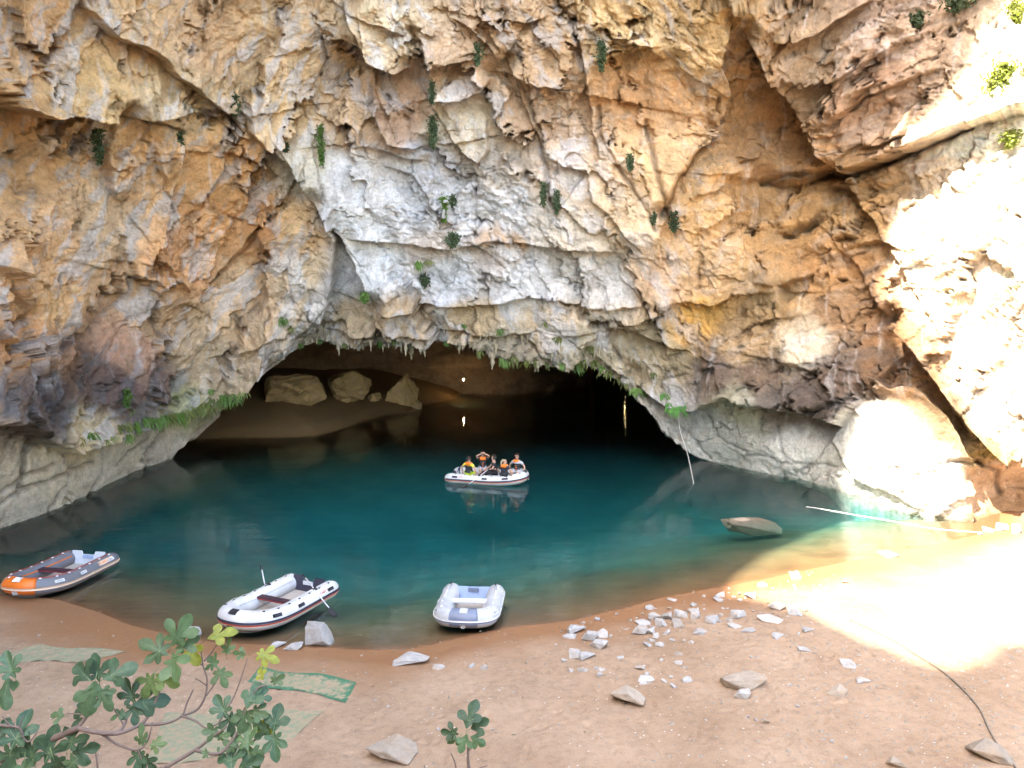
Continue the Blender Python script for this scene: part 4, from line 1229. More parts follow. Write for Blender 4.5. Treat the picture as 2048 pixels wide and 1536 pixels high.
# ------------------------------------------------------------------ stones
def stone_mesh(name, seed, mat, flat=0.6, n=16, sub=0, boxy=0.5, amp=0.045):
    r = random.Random(seed)
    bm = bmesh.new()
    for _ in range(n):
        v = Vector((r.gauss(0, 1), r.gauss(0, 1), r.gauss(0, 1))).normalized()
        m = max(abs(v.x), abs(v.y), abs(v.z))
        v = v * (1 - boxy) + v / m * boxy * 0.85
        v *= r.uniform(0.8, 1.05)
        bm.verts.new((v.x * 0.5, v.y * 0.5, v.z * 0.5 * flat))
    g = bmesh.ops.convex_hull(bm, input=bm.verts[:])
    bmesh.ops.delete(bm, geom=[e for e in g['geom_interior'] if isinstance(e, bmesh.types.BMVert)], context='VERTS')
    bmesh.ops.bevel(bm, geom=bm.edges[:], offset=0.010, segments=1, affect='EDGES')
    if sub:
        bmesh.ops.triangulate(bm, faces=bm.faces[:])
        bmesh.ops.subdivide_edges(bm, edges=bm.edges[:], cuts=sub, use_grid_fill=True)
        co = np.array([v.co[:] for v in bm.verts])
        d = fbm(co[:, 0] * 4 + co[:, 2] * 3 + seed, co[:, 1] * 4 - co[:, 2] * 2, 4, seed, 0.6, True) * amp
        bm.normal_update()
        for v, k in zip(bm.verts, d): v.co += v.normal * float(k)
    me = bpy.data.meshes.new(name)
    bm.to_mesh(me); bm.free()
    me.materials.append(mat)
    return me

def stone_material(name, base, grey=0.3):
    t = NT(name)
    p = t.pos()
    oi = t.n('ShaderNodeObjectInfo')
    n1 = t.noise(p, 6.0, 5, 0.6); n2 = t.noise(p, 45.0, 4, 0.65)
    c = t.mix(t.ramp(n1, [(0.3, 0.0), (0.7, 1.0)]), tuple(v * 0.72 for v in base), base)
    c = t.mix(1.0, c, t.ramp(n2, [(0.28, 0.72), (0.5, 1.0), (0.8, 1.15)]), 'MULTIPLY')
    c = t.mix(1.0, c, t.ramp(oi.outputs['Random'], [(0.0, 0.78), (1.0, 1.1)]), 'MULTIPLY')
    # rusty film and sand caked on
    c = t.mix(t.ramp(t.noise(p, 2.6, 4, 0.6), [(0.48, 0.0), (0.68, 0.55)]), c, (0.33, 0.23, 0.15))
    b = t.bump(n1, 0.4, 0.03); b = t.bump(n2, 0.5, 0.008, b)
    return t.set(c, 0.85, b, 0.3)
M_STONE = stone_material('limestone_chip', (0.47, 0.445, 0.42))
M_STONE2 = stone_material('sandy_stone', (0.40, 0.33, 0.26))
M_DARKST = stone_material('cave_boulder', (0.44, 0.28, 0.115))
SM = [stone_mesh('stone', 50 + k, M_STONE, (0.62, 0.8, 0.5, 0.7)[k % 4], 9 + k % 4, 0, 0.5) for k in range(10)]
SMB = [stone_mesh('stone', 80 + k, M_STONE, (0.6, 0.75)[k % 2], 11 + k % 3, 2, 0.5) for k in range(5)]
SMS = [stone_mesh('stone', 95 + k, M_STONE2, 0.55, 11, 2, 0.6) for k in range(4)]
rs = random.Random(11)

def put_stone(px_, py_, w, h, label, group=None, me=None, sandy=False, name='stone', sink=0.3, rz=None, depth=None):
    """stone w x h photo pixels large whose foot is at the pixel"""
    q = ground_at(px_, py_ + h * 0.35)
    s = math.hypot(q.y, CAMH - q.z) / F0
    W_, H_ = w * s * 0.9, max(h * s * 0.98, w * s * 0.16)
    if me is None:
        me = rs.choice(SMS) if sandy else (rs.choice(SMB) if w > 26 else rs.choice(SM))
    o = bpy.data.objects.new(name, me)
    COL.objects.link(o)
    dims = [max(v.co[k] for v in me.vertices) - min(v.co[k] for v in me.vertices) for k in range(3)]
    D_ = (depth * s) if depth else W_ * rs.uniform(0.65, 0.95)
    o.scale = (W_ / dims[0], D_ / dims[1], H_ / dims[2])
    o.rotation_euler = (rs.uniform(-0.12, 0.12), rs.uniform(-0.12, 0.12), rs.uniform(-0.5, 0.5) if rz is None else rz)
    o.location = (q.x, q.y + D_ * 0.2, q.z + H_ * (0.5 - sink))
    tag(o, label, 'stone', group)
    return o

put_stone(635, 1273, 66, 40, 'large white limestone boulder at the water edge beside the white boat', sink=0.15)
put_stone(380, 1264, 42, 26, 'grey white rock in the shallows behind the fig leaves')
put_stone(556, 1291, 34, 14, 'low white stone on wet sand below the white boat bow')
put_stone(590, 1294, 40, 10, 'flat white stone between the white boat and the limestone boulder')
put_stone(820, 1327, 70, 17, 'long flat white stone on sand below the small dinghy', sink=0.3)
put_stone(876, 1333, 26, 10, 'small flat stone beside the long flat white stone')
put_stone(968, 1334, 17, 14, 'small upright white stone on sand below the dinghy')
put_stone(940, 1331, 18, 8, 'small pale chip next to the upright white stone')
put_stone(782, 1505, 98, 30, 'broad pale sandy stone half buried at the bottom of the beach', sandy=True, sink=0.35)
put_stone(1256, 1396, 70, 30, 'wedge shaped pale slab lying on the open sand', sandy=True, sink=0.3)
put_stone(1490, 1366, 94, 26, 'long pitted limestone block lying on the sand', me=stone_mesh('stone', 203, M_STONE2, 0.7, 40, 2, 0.98), sink=0.2, rz=-0.04, depth=40)
put_stone(1490, 1390, 36, 17, 'grey stone just in front of the long pitted block')
put_stone(1780, 1108, 42, 10, 'flat sunlit white stone at the water edge', sink=0.3)
put_stone(1592, 1149, 27, 20, 'rounded sunlit white stone at the waterline')
put_stone(1692, 1163, 15, 7, 'brown stone lying in the sunlit sand', sandy=True)
put_stone(1532, 1443, 18, 12, 'small pale stone low on the open sand', sandy=True)
put_stone(1680, 1385, 46, 18, 'low sandy slab right of the long pitted block', sandy=True, sink=0.42)
put_stone(1990, 1506, 92, 36, 'angular pale slab by the cable in the lower right corner', sandy=True, sink=0.48)
put_stone(1795, 1527, 40, 18, 'flat sandy slab at the bottom edge of the beach', sandy=True, sink=0.4)
for k, (a, b, w, h) in enumerate(((1978, 1059, 24, 14), (2006, 1054, 28, 18), (2036, 1057, 32, 22), (1958, 1066, 16, 9))):
    put_stone(a, b, w, h, ('second', 'third', 'rightmost', 'leftmost')[k] + ' sunlit white stone in the row at the foot of the right wall', 'sunlit stones at the wall foot')
# the heap of broken limestone on the right shore
HEAP = [(1155, 1261, 42, 16), (1140, 1274, 26, 9), (1183, 1273, 36, 20), (1204, 1266, 28, 22), (1202, 1290, 38, 18), (1152, 1309, 34, 17), (1176, 1314, 38, 14), (1128, 1320, 11, 12), (1140, 1340, 16, 10), (1166, 1340, 22, 9), (1199, 1338, 26, 8), (1199, 1349, 12, 9),
        (1300, 1215, 17, 12), (1310, 1234, 27, 17), (1322, 1245, 28, 16), (1338, 1232, 24, 17), (1361, 1229, 32, 18), (1357, 1246, 27, 22), (1389, 1222, 28, 10), (1391, 1231, 27, 15), (1284, 1261, 36, 16), (1303, 1262, 22, 17), (1332, 1264, 18, 12), (1288, 1246, 36, 6),
        (1424, 1240, 40, 14), (1476, 1229, 40, 18), (1458, 1240, 17, 10), (1400, 1264, 34, 9), (1302, 1280, 20, 7), (1295, 1290, 20, 7), (1320, 1289, 18, 9), (1312, 1272, 22, 8), (1345, 1280, 12, 7), (1382, 1284, 13, 9), (1284, 1336, 23, 10), (1294, 1348, 15, 6), (1239, 1314, 18, 6),
        (1376, 1361, 26, 11), (1346, 1373, 14, 8), (1328, 1363, 13, 7), (1293, 1360, 34, 6), (1288, 1367, 18, 7), (1356, 1324, 18, 7), (1504, 1191, 25, 17), (1525, 1168, 22, 12), (1437, 1189, 26, 10), (1440, 1200, 24, 6), (1344, 1199, 20, 6), (1387, 1209, 15, 8),
        (1194, 1237, 13, 7), (1166, 1244, 11, 5), (1559, 1214, 36, 14), (1592, 1224, 38, 14), (1545, 1240, 56, 9), (1620, 1262, 30, 6), (1500, 1262, 34, 5), (1470, 1252, 28, 6), (1640, 1200, 30, 6), (1700, 1330, 36, 8), (1730, 1365, 30, 7), (1610, 1300, 26, 7), (1560, 1275, 30, 6)]
ORD = ['leftmost', 'second from left', 'third from left', 'fourth from left', 'fifth from left', 'sixth from left', 'seventh from left', 'eighth from left', 'ninth from left', 'tenth from left', 'eleventh from left', 'twelfth from left',
       'thirteenth from left', 'fourteenth from left', 'fifteenth from left', 'sixteenth from left', 'seventeenth from left', 'eighteenth from left', 'nineteenth from left', 'twentieth from left']
def ordinal(k, n):
    if k < len(ORD) and k <= n // 2: return ORD[k]
    m = n - 1 - k
    if m == 0: return 'rightmost'
    return ORD[m].replace('from left', 'from right') if m < len(ORD) else ORD[-1]
def heap_kind(q):
    a, b, w, h = q
    shape = 'flat' if h < 0.4 * w else ('upright' if h > 0.72 * w else 'blocky')
    size = 'large' if w >= 30 else ('medium' if w >= 19 else 'small')
    place = 'left shore cluster' if a < 1250 else ('middle shore heap' if a < 1412 else 'shore scatter near the sunlight')
    return size, shape, place
buckets = {}
for q in HEAP: buckets.setdefault(heap_kind(q), []).append(q)
for (size, shape, place), qs in buckets.items():
    qs.sort()
    for k, (a, b, w, h) in enumerate(qs):
        lead = (ordinal(k, len(qs)) + ' ') if len(qs) > 1 else 'only '
        put_stone(a, b, w, h, lead + size + ' ' + shape + ' white limestone piece in the ' + place, 'broken limestone along the right shore')
# smaller chips round them
rs2 = random.Random(21)
for k in range(150):
    if k < 95:
        u = rs2.random()
        a = 1120 + u * 520 + rs2.gauss(0, 18); b = 1262 - u * 78 + rs2.gauss(6, 20)
        if b < 1216 - (a - 1250) * 0.22 + 6: b = 1222 - (a - 1250) * 0.22 + rs2.uniform(0, 12)
    else:
        a = rs2.uniform(620, 2020); b = rs2.uniform(1300, 1520)
    w = rs2.choice((4, 5, 6, 7, 9))
    put_stone(a, b, w, w * rs2.uniform(0.45, 0.8), 'small pale stone chip in the scatter along the right shore' if k < 95 else 'small pale stone chip lying alone on the open beach sand', 'chips along the right shore' if k < 95 else 'chips on the open beach', sandy=rs2.random() < 0.35)

# grit too fine to count: one mass
def gz1_fast(x, y):
    j = int(np.clip(np.searchsorted(gc, x / max(y, 6.0) * F0 + 1024), 0, len(gc) - 1)); i = int(np.clip(np.searchsorted(gy, y), 0, len(gy) - 1))
    return float(PG[i, j, 2])
gv, gf = [], []
rg_ = np.random.default_rng(8)
n = 5200
gx_ = rg_.uniform(-12, 13, n); gy_ = rg_.uniform(9.8, 22, n)
wgt = rg_.random(n) < (0.25 + 0.75 * np.exp(-((gx_ - 4) / 4.5) ** 2 - ((gy_ - 17.5) / 3) ** 2))
gx_, gy_ = gx_[wgt], gy_[wgt]
gz_ = ground_z(gx_, gy_)
kp = gz_ > -0.02
for x, y, z in zip(gx_[kp], gy_[kp], gz_[kp]):
    r = float(rg_.gamma(2.0, 0.006) + 0.006)
    o = len(gv)
    for _ in range(1):
        a = rg_.uniform(0, 6.28)
        for q in ((1, 0, 0), (0, 1, 0), (-1, 0, 0), (0, -1, 0), (0, 0, 0.7), (0, 0, -0.5)):
            d = Vector(q) * r * float(rg_.uniform(0.7, 1.3)); d.rotate(Matrix.Rotation(a, 3, 'Z'))
            gv.append((x + d.x, y + d.y, z + d.z + r * 0.2))
    gf += [(o, o + 1, o + 4), (o + 1, o + 2, o + 4), (o + 2, o + 3, o + 4), (o + 3, o, o + 4), (o + 1, o, o + 5), (o + 2, o + 1, o + 5), (o + 3, o + 2, o + 5), (o, o + 3, o + 5)]
for k in range(2600):
    x = float(rg_.normal(8.0, 2.6)); y = float(rg_.uniform(10.0, 18.5))
    z = gz1_fast(x, y)
    if z < 0.02: continue
    r = float(rg_.gamma(2.2, 0.011) + 0.012); o = len(gv); a = float(rg_.uniform(0, 6.28))
    for q in ((1, 0, 0), (0, 0.6, 0), (-0.9, 0, 0), (0, -0.7, 0), (0.1, 0, 0.28), (0, 0, -0.3)):
        d = Vector(q) * r * float(rg_.uniform(0.75, 1.25)); d.rotate(Matrix.Rotation(a, 3, 'Z'))
        gv.append((x + d.x, y + d.y, z + d.z))
    gf += [(o, o + 1, o + 4), (o + 1, o + 2, o + 4), (o + 2, o + 3, o + 4), (o + 3, o, o + 4), (o + 1, o, o + 5), (o + 2, o + 1, o + 5), (o + 3, o + 2, o + 5), (o, o + 3, o + 5)]
grit = mesh_obj('gravel', gv, gf, M_STONE2, smooth=False)
tag(grit, 'fine pale gravel sprinkled over the beach sand', 'gravel', kind='stuff')

# rock standing in the shallows
q = onz(1508, 1046)
o = bpy.data.objects.new('rock', stone_mesh('rock', 301, M_STONE2, 0.62, 22, 2, 0.4)); COL.objects.link(o)
o.scale = (2.3, 1.3, 1.0); o.location = (q[0] + 0.1, q[1] + 0.5, -0.25); o.rotation_euler = (0.06, 0.10, -0.12)
tag(o, 'brown rock breaking the surface of the shallows near the right wall', 'rock')

# boulders on the bank inside the cave
def cave_boulder(px_, py_, w, h, Y, seed, label, rot=(0, 0, 0), flat=0.7):
    c = at(px_, py_, Y)
    s = Y / F0
    me = stone_mesh('boulder', seed, M_DARKST, flat, 13, 4, 0.35, 0.085)
    o = bpy.data.objects.new('boulder', me); COL.objects.link(o)
    dims = [max(v.co[k] for v in me.vertices) - min(v.co[k] for v in me.vertices) for k in range(3)]
    o.scale = (w * s / dims[0], w * s * 0.75 / dims[1], h * s * 1.1 / dims[2]); o.rotation_euler = rot
    o.location = V(c)
    tag(o, label, 'boulder', 'boulders on the bank inside the cave')
    return o
cave_boulder(588, 790, 124, 86, 47.5, 401, 'largest tan boulder on the dark bank inside the cave', (0.1, 0.18, 0.2))
cave_boulder(706, 768, 88, 58, 51, 402, 'pointed boulder behind the largest one inside the cave', (0, -0.3, 0.1))
cave_boulder(800, 792, 66, 84, 52.5, 407, 'tall leaning boulder at the right end of the cave bank', (0.1, 0.45, 0.4), 1.0)
cave_boulder(729, 826, 50, 26, 50.5, 404, 'small yellowish boulder at the water edge inside the cave', (0, 0, 0.3))
cave_boulder(750, 795, 34, 18, 52, 405, 'small dark stone between the cave boulders', (0, 0, 0.8))
cave_boulder(690, 800, 22, 12, 50, 406, 'low stone lying on the cave bank below the pointed boulder', (0, 0, 0.5))
cave_boulder(828, 815, 34, 34, 53.0, 408, 'squat boulder against the foot of the tall leaning one', (0, 0.1, 0.2))

# ------------------------------------------------------------------ lamps inside the cave
t = NT('lamp_glow')
em = t.n('ShaderNodeEmission'); em.inputs[0].default_value = (1.0, 0.74, 0.42, 1); em.inputs[1].default_value = 70.0
t.l(em.outputs[0], t.out.inputs['Surface']); M_LAMP = t.m
t = NT('dim_lamp_glow')
em = t.n('ShaderNodeEmission'); em.inputs[0].default_value = (1.0, 0.70, 0.38, 1); em.inputs[1].default_value = 9.0
t.l(em.outputs[0], t.out.inputs['Surface']); M_LAMPD = t.m
M_METAL = plain('lamp_metal', (0.08, 0.08, 0.08), 0.5)
for (a, Y, z, lab) in ((927, 57.0, None, 'small glowing bulb lamp seen on the back wall of the cave'), (1146, 71, 2.9, 'bulb lamp hidden behind the arch that glitters in the water'), (1253, 70, 2.7, 'bulb lamp hidden behind the right jamb of the arch')):
    p = at(927, 759, Y) if z is None else np.array([(a - 1024) / F0 * Y, Y, z])
    root = empty('cave_lamp', V(p)); tag(root, lab, 'lamp', 'lamps inside the cave')
    mesh_obj('bulb', *ball((0, 0, 0), 0.055, (1, 1, 1), 12, 8), M_LAMP if z is None else M_LAMPD, root)
    mesh_obj('socket', *tube([(0, 0, 0.09), (0, 0, 0.22)], 0.05, 10), M_METAL, root)
    mesh_obj('bracket', *tube([(0, 0, 0.2), (0, 0.25, 0.45), (0, 0.9, 0.55), (0, 2.6, 0.6)], 0.02, 6), M_METAL, root)

# ------------------------------------------------------------------ tufa drips and ferns along the mouth
def tufa_mesh(k):
    r = random.Random(700 + k)
    n = 9; v, f = [], []
    seg = 7
    for i in range(n):
        u = i / (n - 1)
        rad = 0.5 * (1 - u) ** 0.75 * (1 + 0.35 * math.sin(u * 14 + k)) + 0.05 * (1 - u)
        ox_, oy_ = 0.06 * math.sin(u * 5 + k), 0.05 * math.cos(u * 6 + 2 * k)
        for s_ in range(seg):
            a = 2 * math.pi * s_ / seg
            q = rad * r.uniform(0.8, 1.2)
            v.append((ox_ + q * math.cos(a), oy_ + q * math.sin(a), 0.15 - u * 1.15))
    for i in range(n - 1):
        for s_ in range(seg):
            f.append((i * seg + s_, (i + 1) * seg + s_, (i + 1) * seg + (s_ + 1) % seg, i * seg + (s_ + 1) % seg))
    f.append(tuple(range(seg))); f.append(tuple((n - 1) * seg + s_ for s_ in range(seg))[::-1])
    me = bpy.data.meshes.new('stalactite'); me.from_pydata(v, [], f)
    me.materials.append(M_TUFA); me.polygons.foreach_set('use_smooth', [True] * len(f))
    return me
M_TUFA = rock_material('tufa', False, (0.40, 0.33, 0.22), 0.8)
TM = [tufa_mesh(k) for k in range(6)]
rt = random.Random(31)
def lip(px_, back=0.0):
    j = int(np.argmin(np.abs(cols - px_)))
    return V(P[-1, j]) + Vector((0, back, 0)), yb[j]
x_ = 596.0
while x_ < 1285:
    big = rt.random()
    ln_ = (rt.uniform(0.42, 0.72) if big > 0.85 else rt.uniform(0.14, 0.36)) * (0.65 if x_ > 1180 else 1.0)
    p, _ = lip(x_, rt.uniform(-0.15, 0.35))
    o = bpy.data.objects.new('stalactite', rt.choice(TM)); COL.objects.link(o)
    w = ln_ * rt.uniform(0.24, 0.42) + 0.06
    o.scale = (w, w, ln_); o.location = p + Vector((0, 0, 0.10)); o.rotation_euler = (rt.uniform(-0.1, 0.1), rt.uniform(-0.1, 0.1), rt.uniform(0, 6))
    o.parent = cliff
    x_ += rt.choice((5, 7, 9, 12, 18))
for k in range(56):
    a = rt.uniform(630, 1280); b = np.interp(a, [630, 900, 1100, 1280], [668, 668, 690, 720]) + rt.uniform(-16, 12)
    q, nn = cliff_point(a, b, 0.02)
    o = bpy.data.objects.new('stalactite', rt.choice(TM)); COL.objects.link(o)
    ln_ = rt.uniform(0.2, 0.55); w = ln_ * rt.uniform(0.25, 0.4)
    o.scale = (w, w, ln_); o.location = V(q); o.rotation_euler = (rt.uniform(-0.1, 0.1), rt.uniform(-0.1, 0.1), rt.uniform(0, 6)); o.parent = cliff

def leaf_material(name, c, yellow=None, trans=0.35):
    t = NT(name)
    p = t.pos(obj=True)
    n = t.noise(p, 5.0, 4)
    oi = t.n('ShaderNodeObjectInfo')
    col = t.mix(t.ramp(n, [(0.3, 0.0), (0.7, 1.0)]), tuple(v * 0.7 for v in c), tuple(min(1, v * 1.2) for v in c))
    col = t.mix(1.0, col, t.ramp(oi.outputs['Random'], [(0.0, 0.75), (1.0, 1.2)]), 'MULTIPLY')
    t.set(col, 0.5, None, 0.4)
    tl = t.n('ShaderNodeBsdfTranslucent')
    t.l(t.mix(1.0, col, (1.0, 1.15, 0.6), 'MULTIPLY'), tl.inputs[0])
    mx = t.n('ShaderNodeMixShader'); mx.inputs[0].default_value = trans
    t.l(t.b.outputs[0], mx.inputs[1]); t.l(tl.outputs[0], mx.inputs[2]); t.l(mx.outputs[0], t.out.inputs['Surface'])
    return t.m
M_FERN = leaf_material('fern_green', (0.13, 0.23, 0.045))
M_FERN2 = leaf_material('fern_olive', (0.15, 0.17, 0.04))
M_FERN4 = leaf_material('fern_yellowish', (0.24, 0.27, 0.08))
M_FERN3 = leaf_material('fern_bright', (0.10, 0.27, 0.05))
M_SHRUB = leaf_material('shrub_dark', (0.075, 0.11, 0.05))
M_SHRUBY = leaf_material('shrub_yellow', (0.24, 0.28, 0.05))
M_TWIG = plain('dry_twig', (0.30, 0.25, 0.18), 0.8)
M_STEM = plain('green_stem', (0.10, 0.10, 0.04), 0.7)

def leaflet(base, tip, w, nrm, v, f):
    base, tip = Vector(base), Vector(tip)
    u = tip - base
    s_ = u.cross(nrm).normalized() * w
    o = len(v)
    m1 = base + u * 0.35 + nrm * w * 0.3; m2 = base + u * 0.7 + nrm * w * 0.25
    v += [base, m1 + s_ * 0.9, m1 - s_ * 0.9, m2 + s_ * 0.75, m2 - s_ * 0.75, tip, m1 + nrm * w * 0.25, m2 + nrm * w * 0.2]
    f += [(o, o + 6, o + 1), (o, o + 2, o + 6), (o + 1, o + 6, o + 7, o + 3), (o + 6, o + 2, o + 4, o + 7), (o + 3, o + 7, o + 5), (o + 7, o + 4, o + 5)]

def fern_mesh(k, mat):
    """a tuft of long narrow fronds arching out from the rock and hanging down; unit about 1 m"""
    r = random.Random(900 + k)
    v, f = [], []
    for i in range(r.randint(13, 18)):
        a = r.uniform(-1.3, 1.3)
        ln_ = r.uniform(0.45, 1.15)
        prev = Vector((r.uniform(-0.42, 0.42), 0, r.uniform(-0.2, 0.2)))
        d = Vector((math.sin(a) * 0.45, -math.cos(a) * 0.5, r.uniform(0.0, 0.3)))
        n = 5
        o = len(v)
        sd_ = Vector((1, r.uniform(-0.6, 0.6), r.uniform(-0.3, 0.3))).normalized()
        for j in range(n + 1):
            w = 0.075 * (0.35, 0.9, 1.0, 0.85, 0.55, 0.08)[j] * r.uniform(0.8, 1.2)
            v += [prev - sd_ * w, prev + Vector((0, -0.012, 0.01)), prev + sd_ * w]
            d = (d + Vector((r.gauss(0, 0.05), 0, -0.42))).normalized()
            prev = prev + d * ln_ / n
        for j in range(n):
            q = o + 3 * j
            f += [(q, q + 1, q + 4, q + 3), (q + 1, q + 2, q + 5, q + 4)]
    me = bpy.data.meshes.new('fronds'); me.from_pydata([tuple(q) for q in v], [], f); me.materials.append(mat)
    return me
FM = [fern_mesh(k, (M_FERN, M_FERN, M_FERN2, M_FERN4)[k % 4]) for k in range(8)]; FO = [fern_mesh(10 + k, M_FERN2) for k in range(3)]; FB = [fern_mesh(20 + k, M_FERN3) for k in range(2)]
rf = random.Random(41)
def fern(a, b, size, meshes, label, group):
    q, nn = cliff_point(a, b, 0.05)
    o = bpy.data.objects.new('fern', rf.choice(meshes)); COL.objects.link(o)
    s = size * q[1] / F0
    o.scale = (s * rf.uniform(0.75, 1.1), s * 0.8, s); o.location = V(q)
    o.rotation_euler = (rf.uniform(-0.1, 0.1), rf.uniform(-0.12, 0.12), math.atan2(nn[1], nn[0]) + math.pi / 2 + rf.uniform(-0.4, 0.4))
    tag(o, label, 'fern', group)
FL = []
for a, b, s in ((118, 872, 20), (150, 862, 24), (180, 868, 20), (212, 846, 30), (222, 866, 22), (245, 842, 30), (262, 832, 26), (280, 832, 30), (296, 826, 28), (312, 822, 30), (328, 818, 32), (344, 812, 30), (358, 808, 34), (374, 802, 30), (390, 795, 32), (404, 790, 30), (418, 785, 30), (432, 776, 26), (446, 770, 26), (460, 764, 24), (474, 757, 22),
                (240, 815, 16), (300, 800, 14), (345, 790, 16), (380, 775, 18), (410, 768, 16), (270, 862, 18), (320, 838, 22), (365, 826, 22)):
    FL.append((a, b, s))
FL.sort()
for k, (a, b, s) in enumerate(FL):
    fern(a, b, s, FM, ordinal(k, len(FL)) + ' green fern tuft in the band on the ledge left of the mouth', 'ferns on the left ledge')
FL = []
for a, b, s in ((600, 686, 14), (640, 682, 12), (690, 684, 12), (762, 682, 16), (800, 668, 18), (755, 664, 12), (888, 692, 14), (925, 650, 12), (960, 698, 18), (1000, 655, 18), (1008, 712, 22), (1026, 710, 24), (1055, 716, 16), (1072, 716, 18), (1090, 640, 14), (1098, 722, 16), (1116, 670, 18), (1122, 722, 16), (1152, 724, 28), (1165, 722, 22), (1182, 690, 16), (1188, 722, 22), (1202, 732, 18), (1216, 740, 20), (1238, 754, 16), (1252, 766, 14), (1272, 775, 20), (1290, 785, 16), (1306, 745, 14)):
    FL.append((a, b, s))
FL.sort()
for k, (a, b, s) in enumerate(FL):
    fern(a, b, s, FO + FM[:2], ordinal(k, len(FL)) + ' olive fern hanging among the stalactites of the cave lip', 'ferns along the cave lip')
for a, b, s in ((1340, 802, 20), (1352, 808, 22), (1366, 808, 22), (1378, 806, 20), (1330, 784, 18)):
    fern(a, b, s, FB, {1330: 'leftmost', 1340: 'second', 1352: 'middle', 1366: 'fourth', 1378: 'rightmost'}[a] + ' of the five bright green ferns above the white rope', 'bright ferns right of the mouth')
for a, b, s, lab in ((565, 612, 20, 'light green fern on pale rock left above the mouth'), (575, 630, 18, 'small green fern just below another on pale rock'), (838, 522, 22, 'green fern on the tan band at mid cliff'), (860, 522, 16, 'yellowish fern beside the mid cliff fern')):
    fern(a, b, s, FM, lab, None)

# ------------------------------------------------------------------ small shrubs rooted in the face
def shrub(a, b, w, h, label, mat=M_SHRUB, seed=0, out=0.12, upright=False, dens=1.0):
    """hanging cushion w x h photo pixels, top at (a, b)"""
    q, nn = cliff_point(a, b, out)
    s = q[1] / F0
    W_, H_ = w * s, h * s
    r = random.Random(seed)
    root = empty('shrub', V(q)); tag(root, label, 'shrub', 'shrubs rooted in the cliff')
    v, f = [], []
    stems = []
    n = int((110 + 420 * W_ * H_) * dens)
    for i in range(7):
        x = r.uniform(-0.35, 0.35) * W_
        e = Vector((x * 1.5, -r.uniform(0.1, 0.3) * min(W_, 0.6), (1 if upright else -1) * r.uniform(0.5, 1.0) * H_))
        stems.append(tube([Vector((x * 0.2, 0.12, 0)), Vector((x, -0.15 * W_, e.z * 0.4)), e], [0.02, 0.013, 0.006], 4))
    for i in range(n):
        u = r.random() ** 0.8
        prof = math.sin(math.pi * min(1, 0.18 + 0.82 * u)) ** 0.7
        c = Vector((r.gauss(0, 0.26) * W_ * prof, -abs(r.gauss(0, 0.16)) * min(W_, 0.8), (1 if upright else -1) * u * H_ + r.gauss(0, 0.03)))
        d = Vector((r.gauss(0, 1), r.gauss(0, 1) - 0.4, r.gauss(0, 1) - 0.5)).normalized()
        L_ = r.uniform(0.09, 0.17)
        nn_ = Vector((r.gauss(0, 0.6), -1, r.gauss(0.4, 0.5)))
        nn_ = (nn_ - d * nn_.dot(d)).normalized()
        leaflet(c, c + d * L_, L_ * 0.30, nn_, v, f)
    mesh_obj('stems', *join(*stems), M_STEM, root)['kind'] = 'stuff'
    mesh_obj('foliage', v, f, mat, root)['kind'] = 'stuff'
    return root
for k, (a, b, w, h, lab) in enumerate((
        (460, 180, 22, 42, 'dark green shrub on the diagonal ridge at upper left'), (192, 255, 24, 66, 'long dark shrub hanging under the left overhang'), (354, 262, 12, 30, 'small grey green shrub at the end of the thin crack'), (641, 245, 13, 72, 'narrow green shrub trailing down pale grey slab'),
        (565, 272, 12, 18, 'tiny green tuft left of the trailing narrow shrub'), (958, 78, 16, 38, 'dark shrub below the top edge in the cliff centre'), (868, 152, 10, 42, 'thin green shrub in the joint between top centre blocks'), (866, 225, 16, 62, 'green shrub trailing under the top centre blocks'),
        (888, 388, 14, 52, 'bright green shrub on the white rock at mid cliff'), (908, 388, 10, 22, 'tiny shrub right of the bright green one on white rock'), (910, 458, 26, 28, 'bushy green shrub at the foot of the white spur'), (1202, 76, 20, 52, 'grey green shrub hanging near the top right of centre'),
        (1090, 358, 11, 44, 'left one of two dark shrubs on pinkish white rock'), (1117, 374, 14, 44, 'right one of two dark shrubs on pinkish white rock'), (1257, 302, 12, 30, 'small dark shrub on the smooth tan pillar'), (1304, 420, 9, 18, 'tiny shrub on the tan pillar left of the larger one'), (1344, 422, 20, 36, 'dark shrub low on the tan pillar'),
        (850, 548, 22, 22, 'small spiky green plant on the white band'), (740, 566, 18, 20, 'small green tuft above the pale grey hollow'), (228, 775, 16, 34, 'green shrub above the left fern band'))):
    shrub(a, b, w, h, lab, M_FERN if k in (3, 8, 18, 19) else M_SHRUB, 60 + k)
shrub(1836, 30, 34, 26, 'dark green bush near the top edge at right', M_SHRUB, 91, 0.2)
shrub(1906, 2, 60, 28, 'wide green bush at the very top right', M_SHRUB, 92, 0.2)
shrub(2008, 140, 74, 80, 'sunlit yellow green bush on the right wall', M_SHRUBY, 93, 0.25, dens=1.6)
shrub(2020, 262, 40, 30, 'smaller sunlit bush below the yellow green one', M_SHRUBY, 94, 0.25)
shrub(2030, 8, 40, 40, 'sunlit bush in the top right corner', M_SHRUBY, 95, 0.3)
